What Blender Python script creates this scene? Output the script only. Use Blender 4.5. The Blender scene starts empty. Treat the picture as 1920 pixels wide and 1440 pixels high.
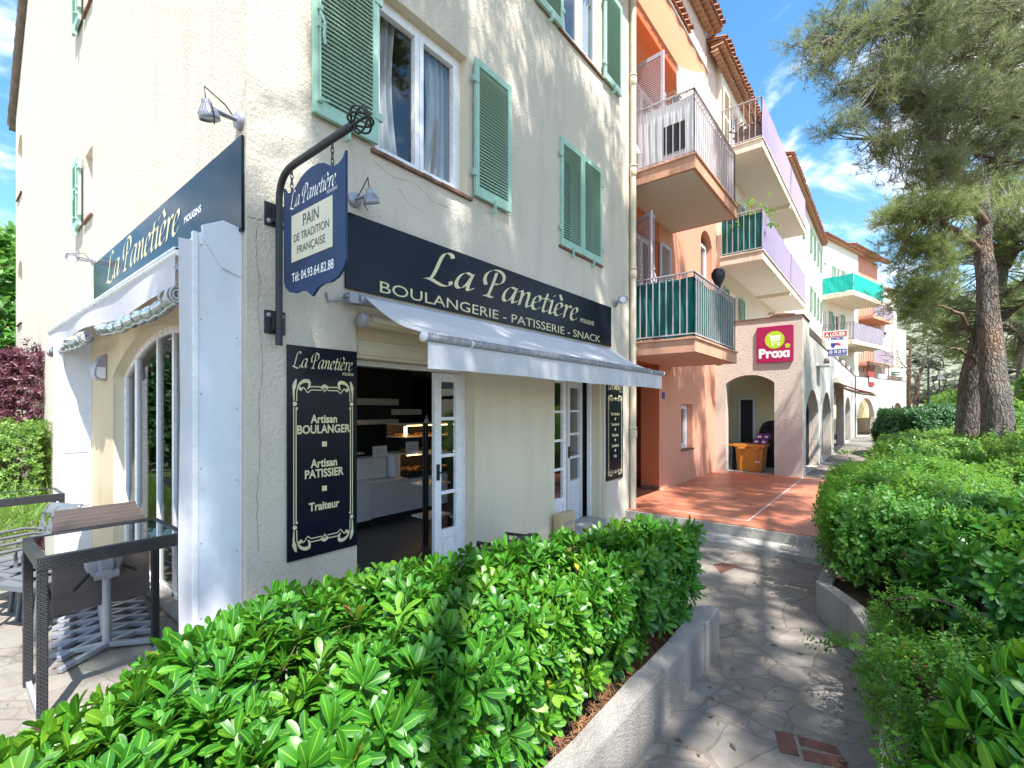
import bpy, bmesh, math, random
import numpy as np
from mathutils import Vector, Matrix
R = math.radians
scene = bpy.context.scene
COL = scene.collection
random.seed(7); rng = np.random.default_rng(7)

# ---------------------------------------------------------------- camera, sky, sun, exposure
CAM = Vector((-1.388, -3.5, 1.7))
cam_d = bpy.data.cameras.new("camera"); cam = bpy.data.objects.new("camera", cam_d); COL.objects.link(cam)
cam.location = CAM; cam.rotation_euler = (R(90), 0, R(-51.1))
cam_d.sensor_width = 36; cam_d.lens = 16.5; cam_d.shift_y = 0.0245; cam_d.clip_start = 0.05; cam_d.clip_end = 2000
scene.camera = cam
SUN_TRAVEL = Vector((0.21, 0.45, -0.865)).normalized()
sun_d = bpy.data.lights.new("sun", 'SUN'); sun = bpy.data.objects.new("sun", sun_d); COL.objects.link(sun)
sun_d.energy = 4.3; sun_d.angle = R(0.5); sun_d.color = (1, .965, .90)
sun.rotation_euler = SUN_TRAVEL.to_track_quat('-Z', 'Y').to_euler(); sun.location = (-20, -10, 30)
SUN_EL = math.asin(-SUN_TRAVEL.z); SUN_AZ = math.atan2(-SUN_TRAVEL.x, -SUN_TRAVEL.y)
world = bpy.data.worlds.new("World"); scene.world = world; world.use_nodes = True
wn = world.node_tree.nodes; wl = world.node_tree.links; wn.clear()
wo = wn.new('ShaderNodeOutputWorld'); wb = wn.new('ShaderNodeBackground'); wb.inputs['Strength'].default_value = 0.148
sky = wn.new('ShaderNodeTexSky'); sky.sky_type = 'NISHITA'; sky.sun_disc = False
sky.sun_elevation = SUN_EL; sky.sun_rotation = SUN_AZ; sky.air_density = 1.0; sky.dust_density = 0.6; sky.ozone_density = 1.6
tc = wn.new('ShaderNodeTexCoord'); sep = wn.new('ShaderNodeSeparateXYZ'); wl.new(tc.outputs['Generated'], sep.inputs[0])
def wmath(op, a, b=None, clamp=False):
    n = wn.new('ShaderNodeMath'); n.operation = op; n.use_clamp = clamp
    for i, x in enumerate((a, b)):
        if x is None: continue
        if isinstance(x, (int, float)): n.inputs[i].default_value = x
        else: wl.new(x, n.inputs[i])
    return n.outputs[0]
den = wmath('ADD', wmath('MAXIMUM', sep.outputs['Z'], 0.0), 0.25)
cmb = wn.new('ShaderNodeCombineXYZ')
wl.new(wmath('DIVIDE', sep.outputs['X'], den), cmb.inputs[0]); wl.new(wmath('DIVIDE', sep.outputs['Y'], den), cmb.inputs[1])
cn = wn.new('ShaderNodeTexNoise'); cn.inputs['Scale'].default_value = 2.4; cn.inputs['Detail'].default_value = 8; cn.inputs['Roughness'].default_value = 0.58; cn.inputs['Distortion'].default_value = 0.35
wl.new(cmb.outputs[0], cn.inputs['Vector'])
cr = wn.new('ShaderNodeMapRange'); cr.inputs['From Min'].default_value = 0.48; cr.inputs['From Max'].default_value = 0.66; cr.interpolation_type = 'SMOOTHSTEP'
wl.new(cn.outputs['Fac'], cr.inputs['Value'])
hz = wn.new('ShaderNodeMapRange'); hz.inputs['From Min'].default_value = 0.0; hz.inputs['From Max'].default_value = 0.28; hz.inputs['To Min'].default_value = 0.5; hz.inputs['To Max'].default_value = 0.0
wl.new(sep.outputs['Z'], hz.inputs['Value'])
hs = wn.new('ShaderNodeHueSaturation'); hs.inputs['Hue'].default_value = 0.490; hs.inputs['Saturation'].default_value = 1.25; hs.inputs['Value'].default_value = 0.80
wl.new(sky.outputs[0], hs.inputs['Color'])
cm = wn.new('ShaderNodeMix'); cm.data_type = 'RGBA'
wl.new(wmath('MULTIPLY', cr.outputs[0], 0.9, True), cm.inputs['Factor']); wl.new(hs.outputs[0], cm.inputs['A']); cm.inputs['B'].default_value = (6.2, 6.3, 6.5, 1)
cm2 = wn.new('ShaderNodeMix'); cm2.data_type = 'RGBA'
wl.new(hz.outputs[0], cm2.inputs['Factor']); wl.new(cm.outputs['Result'], cm2.inputs['A']); cm2.inputs['B'].default_value = (4.6, 5.4, 6.2, 1)
wl.new(cm2.outputs['Result'], wb.inputs['Color']); wl.new(wb.outputs[0], wo.inputs[0])
scene.view_settings.view_transform = 'Standard'; scene.view_settings.look = 'None'
scene.view_settings.exposure = 1.5; scene.view_settings.gamma = 1.0; scene.view_settings.use_curve_mapping = False
scene.cycles.max_bounces = 8; scene.cycles.transparent_max_bounces = 16
scene.cycles.use_denoising = True

# a photograph's pixel (1920 wide) taken onto a known real plane of the place
def ray(px, py):
    return (880*.778 + (px-960)*.628, 880*.628 - (px-960)*.778, 767.0-py)
def on_x(px, py, x):
    d = ray(px, py); s = (x-CAM.x)/d[0]; return Vector((x, CAM.y+d[1]*s, CAM.z+d[2]*s))
def on_y(px, py, y):
    d = ray(px, py); s = (y-CAM.y)/d[1]; return Vector((CAM.x+d[0]*s, y, CAM.z+d[2]*s))
def on_z(px, py, z):
    d = ray(px, py); s = (z-CAM.z)/d[2]; return Vector((CAM.x+d[0]*s, CAM.y+d[1]*s, z))
def at(px, py, s):
    d = ray(px, py); return Vector((CAM.x+d[0]*s, CAM.y+d[1]*s, CAM.z+d[2]*s))

# ---------------------------------------------------------------- materials
class NT:
    def __init__(s, name):
        s.mat = bpy.data.materials.new(name); s.mat.use_nodes = True
        s.n = s.mat.node_tree.nodes; s.l = s.mat.node_tree.links; s.n.clear()
        s.out = s.n.new('ShaderNodeOutputMaterial')
    def new(s, t, ins=None, **kw):
        n = s.n.new(t)
        for k, v in kw.items(): setattr(n, k, v)
        for k, v in (ins or {}).items(): s.put(n.inputs[k], v)
        return n
    def put(s, sock, v):
        if hasattr(v, 'is_output'): s.l.new(v, sock)
        elif isinstance(v, (tuple, list)) and sock.type == 'RGBA' and len(v) == 3: sock.default_value = (*v, 1)
        else: sock.default_value = v
    def math(s, op, a, b=0.0, clamp=False):
        n = s.n.new('ShaderNodeMath'); n.operation = op; n.use_clamp = clamp
        s.put(n.inputs[0], a); s.put(n.inputs[1], b); return n.outputs[0]
    def mix(s, f, a, b, mode='MIX'):
        n = s.n.new('ShaderNodeMix'); n.data_type = 'RGBA'; n.blend_type = mode
        s.put(n.inputs['Factor'], f); s.put(n.inputs['A'], a); s.put(n.inputs['B'], b); return n.outputs['Result']
    def pos(s): return s.new('ShaderNodeNewGeometry').outputs['Position']
    def mapping(s, v, scale=(1, 1, 1), rot=(0, 0, 0)):
        return s.new('ShaderNodeMapping', {'Vector': v, 'Scale': scale, 'Rotation': rot}).outputs[0]
    def noise(s, v, scale, detail=4, rough=.55, dist=0.0):
        return s.new('ShaderNodeTexNoise', {'Vector': v, 'Scale': scale, 'Detail': detail, 'Roughness': rough, 'Distortion': dist}).outputs['Fac']
    def rng(s, v, a, b, c=0.0, d=1.0):
        return s.new('ShaderNodeMapRange', {'Value': v, 'From Min': a, 'From Max': b, 'To Min': c, 'To Max': d}).outputs[0]
    def bump(s, h, strength=.5, dist=.01, normal=None):
        n = s.new('ShaderNodeBump', {'Height': h, 'Strength': strength, 'Distance': dist})
        if normal is not None: s.l.new(normal, n.inputs['Normal'])
        return n.outputs[0]
    def principled(s, color, rough=.6, normal=None, metal=0.0, spec=.5, **kw):
        p = s.new('ShaderNodeBsdfPrincipled', {'Base Color': color, 'Roughness': rough, 'Metallic': metal, 'Specular IOR Level': spec, **kw})
        if normal is not None: s.l.new(normal, p.inputs['Normal'])
        return p.outputs[0]
    def done(s, sh): s.l.new(sh, s.out.inputs['Surface']); return s.mat

def m_plain(name, c, rough=.5, metal=0.0, var=.08, bump=.0, scale=14., spec=.5):
    t = NT(name); p = t.pos(); n = t.noise(p, scale, 5)
    dark = tuple(x*(1-var*2.2) for x in c)
    col = t.mix(t.rng(n, .3, .7), dark, c)
    nm = t.bump(t.noise(p, scale*8, 3), .4, bump) if bump else None
    return t.done(t.principled(col, t.rng(n, .2, .8, max(0, rough-.07), rough+.07), nm, metal, spec))

def m_stucco(name, c, stain, scale=26., bump=.012, strength=.8, stains=.5, trowel=(1, 1, 1)):
    t = NT(name); p = t.pos()
    q = t.mapping(p, trowel)
    n1 = t.noise(q, scale*1.7, 7, .68, .12); n2 = t.noise(q, scale*5.5, 4, .6)
    big = t.noise(p, .9, 5, .6); str_ = t.noise(t.mapping(p, (2.2, 2.2, .28)), 1.6, 5, .6)
    h = t.math('ADD', t.rng(n1, .35, .68), t.math('MULTIPLY', n2, .45))
    col = t.mix(t.math('MULTIPLY', t.rng(str_, .5, .8), stains), c, stain)
    col = t.mix(t.math('MULTIPLY', t.rng(big, .52, .75), stains*.8), col, tuple(x*.86 for x in c))
    col = t.mix(t.math('MULTIPLY', t.rng(n1, .44, .30), .35), col, stain)      # darker in the pits of the render
    return t.done(t.principled(col, .9, t.bump(h, strength, bump), spec=.2))

def m_glass(name, tint=(1, 1, 1), ior=1.5, rough=.0, refl=1.0):
    t = NT(name); fc = t.new('ShaderNodeLayerWeight', {'Blend': .5}).outputs['Facing']
    f = t.math('ADD', .045, t.math('MULTIPLY', t.math('POWER', fc, 4.5), .9))
    g = t.new('ShaderNodeBsdfGlossy', {'Color': (1, 1, 1, 1), 'Roughness': rough}).outputs[0]
    tr = t.new('ShaderNodeBsdfTransparent', {'Color': (*tint, 1)}).outputs[0]
    mx = t.new('ShaderNodeMixShader', {0: t.math('MULTIPLY', f, refl, True), 1: tr, 2: g}).outputs[0]
    return t.done(mx)

def m_fabric(name, c, transl=.35, stripes=0.0, rough=.85):
    t = NT(name); p = t.pos(); n = t.noise(p, 9, 5); w = t.noise(p, 420, 2)
    st = t.noise(t.mapping(p, (5, 5, .6)), 2.2, 5)
    col = t.mix(t.math('MULTIPLY', t.rng(st, .5, .8), stripes), c, tuple(x*.72 for x in c))
    col = t.mix(t.rng(n, .35, .75), col, tuple(x*.93 for x in c))
    nm = t.bump(t.math('ADD', n, t.math('MULTIPLY', w, .06)), .35, .012)
    a = t.principled(col, rough, nm, spec=.25); b = t.new('ShaderNodeBsdfTranslucent', {'Color': col, 'Normal': nm}).outputs[0]
    return t.done(t.new('ShaderNodeMixShader', {0: transl, 1: a, 2: b}).outputs[0])

def m_leaf(name, c1, c2, young, rough=.32, transl=.35, midrib=True, patch=.9, yf=.25, spec=.5, old=.004):
    t = NT(name); g = t.new('ShaderNodeNewGeometry'); isl = g.outputs['Random Per Island']; p = g.outputs['Position']
    n = t.noise(p, patch*3, 3)
    col = t.mix(isl, c1, c2)
    f = t.math('MULTIPLY', t.rng(n, .5, .72), t.rng(t.math('FRACT', t.math('MULTIPLY', isl, 17.31)), .2, 1.0))
    col = t.mix(t.math('MULTIPLY', f, yf*2.2, True), col, young)
    if old: f2 = t.math('FRACT', t.math('MULTIPLY', isl, 71.7)); col = t.mix(t.math('GREATER_THAN', f2, 1-old), col, (.42, .36, .04)); col = t.mix(t.math('LESS_THAN', f2, old*.5), col, (.16, .085, .03))
    nm = None
    if midrib:
        uv = t.new('ShaderNodeUVMap').outputs[0]; sx = t.new('ShaderNodeSeparateXYZ', {0: uv})
        d = t.math('ABSOLUTE', t.math('SUBTRACT', sx.outputs[0], .5))
        col = t.mix(t.math('MULTIPLY', t.rng(d, .06, .015), .6), col, tuple(min(1, x*1.3+.02) for x in young))
    a = t.principled(col, rough, nm, spec=spec)
    b = t.new('ShaderNodeBsdfTranslucent', {'Color': t.mix(.5, col, tuple(min(1, x*1.6) for x in young))}).outputs[0]
    return t.done(t.new('ShaderNodeMixShader', {0: transl, 1: a, 2: b}).outputs[0])

def m_bark(name, c1, c2, c3, sc=7.):
    t = NT(name); p = t.pos(); q = t.mapping(p, (1, 1, .28))
    dn = t.new('ShaderNodeTexNoise', {'Vector': p, 'Scale': 9., 'Detail': 4}).outputs['Color']
    qq = t.mapping(t.new('ShaderNodeVectorMath', {0: p, 1: t.new('ShaderNodeVectorMath', {0: dn, 1: (.10, .10, .3)}, operation='MULTIPLY').outputs[0]}, operation='ADD').outputs[0], (1, 1, .22))
    v = t.new('ShaderNodeTexVoronoi', {'Vector': qq, 'Scale': sc*2.2}, feature='DISTANCE_TO_EDGE').outputs[0]
    n = t.noise(q, sc*1.5, 7, .65, .5); b = t.noise(p, .8, 3)
    col = t.mix(t.rng(n, .3, .7), c1, c2); col = t.mix(t.rng(b, .5, .72), col, c3)
    col = t.mix(t.math('MULTIPLY', t.rng(v, .09, .0), .8), col, tuple(x*.4 for x in c1))
    h = t.math('ADD', t.rng(v, 0, .25), n)
    return t.done(t.principled(col, .95, t.bump(h, .9, .035), spec=.1))

def m_path():
    t = NT('flagstone'); p = t.pos()
    dn = t.new('ShaderNodeTexNoise', {'Vector': p, 'Scale': 1.7, 'Detail': 3}).outputs['Color']
    q = t.new('ShaderNodeVectorMath', {0: p, 1: t.new('ShaderNodeVectorMath', {0: dn, 1: (.16, .16, 0)}, operation='MULTIPLY').outputs[0]}, operation='ADD').outputs[0]
    q = t.mapping(q, (1, 1, 0), (0, 0, .5)); q = t.mapping(q, (1.0, 1.35, 1))
    e1 = t.new('ShaderNodeTexVoronoi', {'Vector': q, 'Scale': 2.5, 'Randomness': 1.0}, feature='DISTANCE_TO_EDGE').outputs[0]
    c1 = t.new('ShaderNodeTexVoronoi', {'Vector': q, 'Scale': 2.5, 'Randomness': 1.0}).outputs['Color']
    e2 = t.new('ShaderNodeTexVoronoi', {'Vector': q, 'Scale': 4.8, 'Randomness': 1.0}, feature='DISTANCE_TO_EDGE').outputs[0]
    c2 = t.new('ShaderNodeTexVoronoi', {'Vector': q, 'Scale': 4.8, 'Randomness': 1.0}).outputs['Color']
    split = t.math('GREATER_THAN', t.new('ShaderNodeSeparateColor', {0: c1}).outputs[2], .55)     # some slabs are broken into smaller pieces
    e = t.math('MINIMUM', e1, t.math('ADD', t.math('MULTIPLY', e2, .6), t.math('SUBTRACT', 1.0, split)))
    cell = t.mix(split, c1, c2)
    cs = t.new('ShaderNodeSeparateColor', {0: cell})
    n = t.noise(p, 16, 8, .7); n2 = t.noise(p, 2.6, 5, .6); n3 = t.noise(p, 90, 4, .6)
    stone = t.mix(cs.outputs[0], (.165, .150, .130), (.255, .232, .20))
    stone = t.mix(t.math('MULTIPLY', cs.outputs[1], .5), stone, (.27, .215, .18))
    stone = t.mix(t.math('MULTIPLY', t.rng(n, .35, .75), .55), stone, (.17, .165, .16))
    stone = t.mix(t.math('MULTIPLY', t.rng(n3, .5, .8), .3), stone, (.5, .48, .45))
    joint = t.mix(t.rng(n, .3, .7), (.19, .155, .125), (.12, .10, .085))
    wide = t.math('ADD', .001, t.math('MULTIPLY', t.rng(n2, .42, .75), .045))
    mask = t.rng(t.math('SUBTRACT', e, wide), 0, .014)
    vis = t.rng(t.noise(p, 1.3, 4, .6), .36, .62, .35, 1.0)
    blot = t.noise(p, 6.5, 7, .7, .4); stone = t.mix(t.math('MULTIPLY', t.rng(blot, .45, .7), .55), stone, (.125, .115, .10))
    mask = t.math('SUBTRACT', 1.0, t.math('MULTIPLY', t.math('SUBTRACT', 1.0, mask), vis))
    col = t.mix(mask, joint, stone)
    col = t.mix(t.math('MULTIPLY', t.rng(n2, .5, .72), .6), col, (.26, .215, .18))
    h = t.math('ADD', t.math('MULTIPLY', mask, .7), t.math('ADD', t.math('MULTIPLY', n, .6), t.math('MULTIPLY', n3, .2)))
    return t.done(t.principled(col, .82, t.bump(h, .6, .012), spec=.3))

def m_tiles():
    t = NT('terracotta_tiles'); p = t.pos()
    b = t.new('ShaderNodeTexBrick', {'Vector': t.mapping(p, (1, 1, 0)), 'Color1': (.46, .155, .085, 1), 'Color2': (.37, .115, .065, 1), 'Mortar': (.33, .17, .12, 1), 'Scale': 1.0, 'Mortar Size': .006, 'Brick Width': .42, 'Row Height': .42, 'Mortar Smooth': .2}, offset=0.0)
    n = t.noise(p, 3, 6, .65); n2 = t.noise(p, 40, 4)
    col = t.mix(t.math('MULTIPLY', t.rng(n, .45, .75), .45), b.outputs['Color'], (.50, .24, .16))
    col = t.mix(t.math('MULTIPLY', t.rng(n2, .5, .8), .25), col, (.25, .09, .06))
    return t.done(t.principled(col, t.rng(n, .3, .7, .3, .55), t.bump(t.math('SUBTRACT', t.math('MULTIPLY', n2, .15), b.outputs['Fac']), .4, .004), spec=.5))

def m_wicker():
    t = NT('black_wicker'); p = t.pos(); s = t.new('ShaderNodeSeparateXYZ', {0: p})
    u = t.math('ADD', s.outputs[0], s.outputs[1])
    v = t.new('ShaderNodeCombineXYZ', {0: u, 1: s.outputs[2]}).outputs[0]
    b = t.new('ShaderNodeTexBrick', {'Vector': v, 'Color1': (.035, .038, .045, 1), 'Color2': (.02, .022, .028, 1), 'Mortar': (.006, .006, .008, 1), 'Scale': 1.0, 'Mortar Size': .0035, 'Mortar Smooth': 1.0, 'Brick Width': .026, 'Row Height': .013})
    return t.done(t.principled(b.outputs['Color'], .42, t.bump(t.math('MULTIPLY', b.outputs['Fac'], -1.0), 1.0, .006), spec=.6))

def m_wood(name, c1, c2, sc=1.0, rough=.5):
    t = NT(name); p = t.pos(); n = t.noise(t.mapping(p, (3*sc, 3*sc, 14*sc)), 2, 6, .65, .8); n2 = t.noise(p, 3, 4)
    col = t.mix(t.rng(n, .3, .7), c1, c2); col = t.mix(t.math('MULTIPLY', t.rng(n2, .5, .75), .4), col, c2)
    return t.done(t.principled(col, rough, t.bump(n, .2, .002)))

def m_emit(name, c, s):
    t = NT(name); return t.done(t.new('ShaderNodeEmission', {'Color': (*c, 1), 'Strength': s}).outputs[0])

M = {}
M['stucco'] = m_stucco('cream_stucco', (.70, .635, .525), (.36, .325, .27), 24, .012, .8, .34, (1, 1, .75))
M['smooth'] = m_stucco('cream_render', (.71, .63, .47), (.50, .43, .31), 30, .004, .4, .35)
M['ochre'] = m_stucco('warm_lit_render', (.62, .50, .33), (.40, .31, .20), 34, .006, .5, .45)  # cream yellow render; warm light through the awning put into its colour
M['orange'] = m_stucco('salmon_render', (.66, .315, .21), (.50, .22, .145), 30, .005, .4, .35)
M['shaded_orange'] = m_stucco('shaded_salmon_render', (.50, .16, .075), (.38, .11, .05), 30, .005, .4, .3)  # salmon render darkened for the shade under balconies and in the entry
M['palepink'] = m_stucco('pale_pink_render', (.78, .60, .50), (.62, .46, .38), 24, .006, .4, .25)
M['rosy'] = m_stucco('rosy_stucco', (.76, .66, .575), (.58, .49, .43), 17, .030, 1.0, .2, (1, 1.0, 1.3))
M['arcade_in'] = m_stucco('yellow_render', (.78, .68, .42), (.60, .50, .30), 24, .006, .4, .3)
M['offwhite'] = m_stucco('offwhite_stucco', (.60, .57, .53), (.42, .38, .34), 22, .014, .8, .4)
M['cream2'] = m_stucco('pale_cream_render', (.82, .74, .62), (.62, .54, .44), 20, .008, .5, .2)
M['concrete'] = m_stucco('planter_concrete', (.42, .39, .36), (.20, .185, .165), 40, .010, .9, .8)
M['stone_step'] = m_stucco('step_stone', (.40, .385, .36), (.20, .19, .17), 14, .012, .8, .7)
M['soffit'] = m_plain('soffit_paint', (.66, .61, .56), .85, var=.04)
M['soffit_pink'] = m_plain('pink_soffit_paint', (.68, .48, .40), .85, var=.04)
M['slab_edge'] = m_stucco('balcony_edge', (.62, .33, .22), (.26, .15, .10), 14, .006, .5, .8)
M['slab_cream'] = m_stucco('cream_balcony_edge', (.72, .62, .50), (.24, .20, .16), 12, .006, .5, .7)
M['white'] = m_plain('white_paint', (.78, .78, .79), .35, var=.03)
M['white_pvc'] = m_plain('white_pvc', (.80, .80, .82), .28, var=.02)
M['panel_white'] = m_plain('shade_blue_panel', (.70, .73, .80), .4, var=.03)  # white panel; the blue of its shade is mixed into the colour
M['shaded_door'] = m_plain('shaded_white_door_paint', (.66, .66, .67), .35, var=.03)  # white leaf greyed for the shading on its angled face
M['mint'] = m_plain('mint_paint', (.36, .575, .455), .42, var=.07)
M['green_sh'] = m_plain('green_paint', (.20, .40, .28), .5, var=.08)
M['lilac_sh'] = m_plain('lilac_grey_paint', (.55, .50, .54), .5, var=.06)
M['beige_pipe'] = m_plain('beige_pipe', (.66, .58, .43), .45, var=.07)
M['terrasill'] = m_plain('terracotta_sill', (.24, .12, .08), .8, var=.25, bump=.004)
M['rooftile'] = m_plain('roof_tile', (.46, .20, .115), .85, var=.28, bump=.004, scale=5)
M['greytile'] = m_plain('weathered_tile', (.27, .22, .18), .9, var=.25, bump=.004, scale=5)
M['genoise'] = m_plain('eave_tile', (.58, .33, .21), .85, var=.15, bump=.003, scale=6)
M['navy'] = m_plain('navy_sign', (.008, .011, .020), .2, var=.1, scale=3, spec=.18)
M['dgreen_sign'] = m_plain('dark_sign', (.010, .017, .020), .14, var=.1, scale=3, spec=.16)
M['bluesign'] = m_plain('blue_sign', (.022, .050, .135), .45, var=.2, scale=4, spec=.25)
M['letter'] = m_plain('cream_lettering', (.66, .60, .36), .5, var=.04)
M['letter_w'] = m_plain('white_lettering', (.82, .82, .78), .5, var=.02)
M['letter_d'] = m_plain('dark_lettering', (.02, .025, .04), .5, var=.02)
M['creamboard'] = m_plain('cream_board', (.68, .64, .45), .5, var=.04)
M['iron'] = m_plain('black_iron', (.022, .022, .026), .5, var=.2, bump=.001)
M['iron_brown'] = m_plain('rusty_iron', (.12, .085, .07), .55, var=.2)
M['rail_grey'] = m_plain('grey_railing', (.46, .41, .43), .45, var=.1)
M['steel'] = m_plain('grey_cast_metal', (.36, .37, .42), .38, .3, var=.08)
M['lgrey'] = m_plain('light_grey_metal', (.33, .34, .38), .4, .1, var=.05)
M['chairgrey'] = m_plain('grey_plastic', (.13, .14, .155), .45, var=.08)
M['black'] = m_plain('black_plastic', (.012, .012, .014), .45, var=.1)
M['awning'] = m_fabric('white_awning_cloth', (.72, .72, .76), .3, .55)
M['awning_bar'] = m_plain('grey_braid', (.40, .40, .43), .8, var=.2, bump=.004, scale=30)
M['clearroll'] = m_plain('clear_vinyl', (.36, .42, .44), .08, var=.35, scale=9, spec=1.0)
M['greencloth'] = m_fabric('green_screen_cloth', (.012, .13, .12), .3, .3, .5)
M['tealcloth'] = m_fabric('teal_screen_cloth', (.03, .52, .45), .45, .2, .6)
M['lilaccloth'] = m_fabric('lilac_screen_cloth', (.50, .42, .62), .4, .2, .7)
M['whitecloth'] = m_fabric('white_screen_cloth', (.78, .77, .78), .3, .4, .7)
M['curtain'] = m_fabric('sheer_curtain', (.62, .66, .66), .4, .1)
M['glass'] = m_glass('window_glass')
M['glass_dim'] = m_glass('terrace_door_glass', (.75, .78, .78), refl=.4)
M['crack'] = m_plain('crack_line', (.30, .27, .22), .9, var=.3)
M['glass_top'] = m_glass('table_glass', (.86, .95, .92), 1.7, 0, 2.0)
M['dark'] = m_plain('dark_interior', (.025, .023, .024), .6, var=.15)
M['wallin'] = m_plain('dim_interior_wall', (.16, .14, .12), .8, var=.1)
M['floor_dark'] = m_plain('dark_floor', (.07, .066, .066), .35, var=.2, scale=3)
M['ceil_in'] = m_plain('shop_ceiling', (.5, .5, .52), .7, var=.05)
M['counter'] = m_plain('white_counter', (.72, .71, .72), .3, var=.03)
M['shelf'] = m_plain('pale_shelf', (.66, .62, .52), .5, var=.06)
M['warm_lamp'] = m_emit('warm_strip_lamp', (1, .55, .18), 5)
M['pastry'] = m_plain('pastry', (.55, .27, .07), .6, var=.4, scale=40)
M['paper'] = m_plain('paper', (.75, .76, .80), .7, var=.02)
M['wicker'] = m_wicker()
M['tabletop'] = m_wood('brown_grey_laminate', (.135, .11, .105), (.09, .075, .07), .6, .42)
M['wood_edge'] = m_plain('laminate_edge', (.15, .11, .09), .6)
M['darkwood'] = m_wood('weathered_slats', (.16, .10, .075), (.09, .06, .05))
M['path'] = m_path(); M['tiles'] = m_tiles()
M['brick'] = m_plain('red_paver', (.19, .082, .060), .8, var=.25, bump=.004)
M['magenta'] = m_plain('magenta_sign', (.38, .008, .085), .35, var=.08)
M['lime'] = m_plain('lime_paint', (.42, .62, .02), .4, var=.03)
M['binorange'] = m_plain('orange_brown_plastic', (.52, .20, .028), .45, var=.1)
M['purple'] = m_plain('purple_box', (.16, .02, .30), .5, var=.2)
M['red'] = m_plain('red_paint', (.62, .03, .035), .45, var=.05)
M['blue'] = m_plain('blue_paint', (.03, .05, .30), .45, var=.05)
M['red_cloth'] = m_fabric('red_brown_cloth', (.20, .04, .035), .25)
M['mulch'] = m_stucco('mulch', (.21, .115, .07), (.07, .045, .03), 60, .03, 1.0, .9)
M['soil'] = m_stucco('bed_soil', (.10, .07, .045), (.05, .04, .025), 40, .03, 1.0, .9)  # dark brown soil of the shrub bed
M['mailbeige'] = m_plain('beige_steel', (.55, .44, .25), .4, var=.05)
M['tobira'] = m_leaf('hedge_leaf', (.016, .105, .008), (.048, .205, .014), (.235, .42, .025), .40, .2, True, .8, .42, .42)
M['tobira_dark'] = m_leaf('shrub_leaf', (.018, .105, .012), (.045, .18, .020), (.15, .32, .03), .42, .3, True, .8, .25)
M['small_leaf'] = m_leaf('small_shrub_leaf', (.035, .15, .014), (.085, .25, .026), (.27, .43, .05), .5, .4, False, 1.4, .35)
M['mid_leaf'] = m_leaf('bed_shrub_leaf', (.055, .17, .03), (.11, .27, .04), (.30, .42, .07), .4, .4, False, .5, .4)
M['dark_leaf'] = m_leaf('dark_shrub_leaf', (.016, .075, .018), (.04, .13, .03), (.08, .2, .04), .45, .3, False, .5, .2)
M['red_leaf'] = m_leaf('wine_red_leaf', (.075, .018, .032), (.13, .035, .055), (.20, .07, .085), .4, .35, False, .5, .3)
M['grass_leaf'] = m_leaf('grass_blade', (.09, .20, .03), (.17, .30, .045), (.32, .42, .10), .5, .4, False, .7, .3)
M['needle'] = m_leaf('pine_needle', (.10, .15, .055), (.20, .245, .11), (.33, .35, .15), .5, .42, False, .6, .35)
M['needle2'] = m_leaf('bright_pine_needle', (.12, .19, .05), (.22, .29, .09), (.35, .40, .13), .5, .42, False, .6, .4)
M['pine_bark'] = m_bark('pine_bark', (.125, .108, .098), (.25, .22, .195), (.27, .175, .12))
M['twig'] = m_plain('grey_twig', (.26, .22, .19), .9, var=.25)
M['branch'] = m_plain('brown_branch', (.20, .12, .08), .9, var=.3)
M['stem'] = m_plain('brown_stem', (.13, .085, .055), .9, var=.25)
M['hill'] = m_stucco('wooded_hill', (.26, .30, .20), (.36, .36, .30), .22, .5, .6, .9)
M['terrain'] = m_stucco('bare_ground', (.24, .20, .15), (.15, .13, .10), 6, .03, .8, .8)

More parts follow.
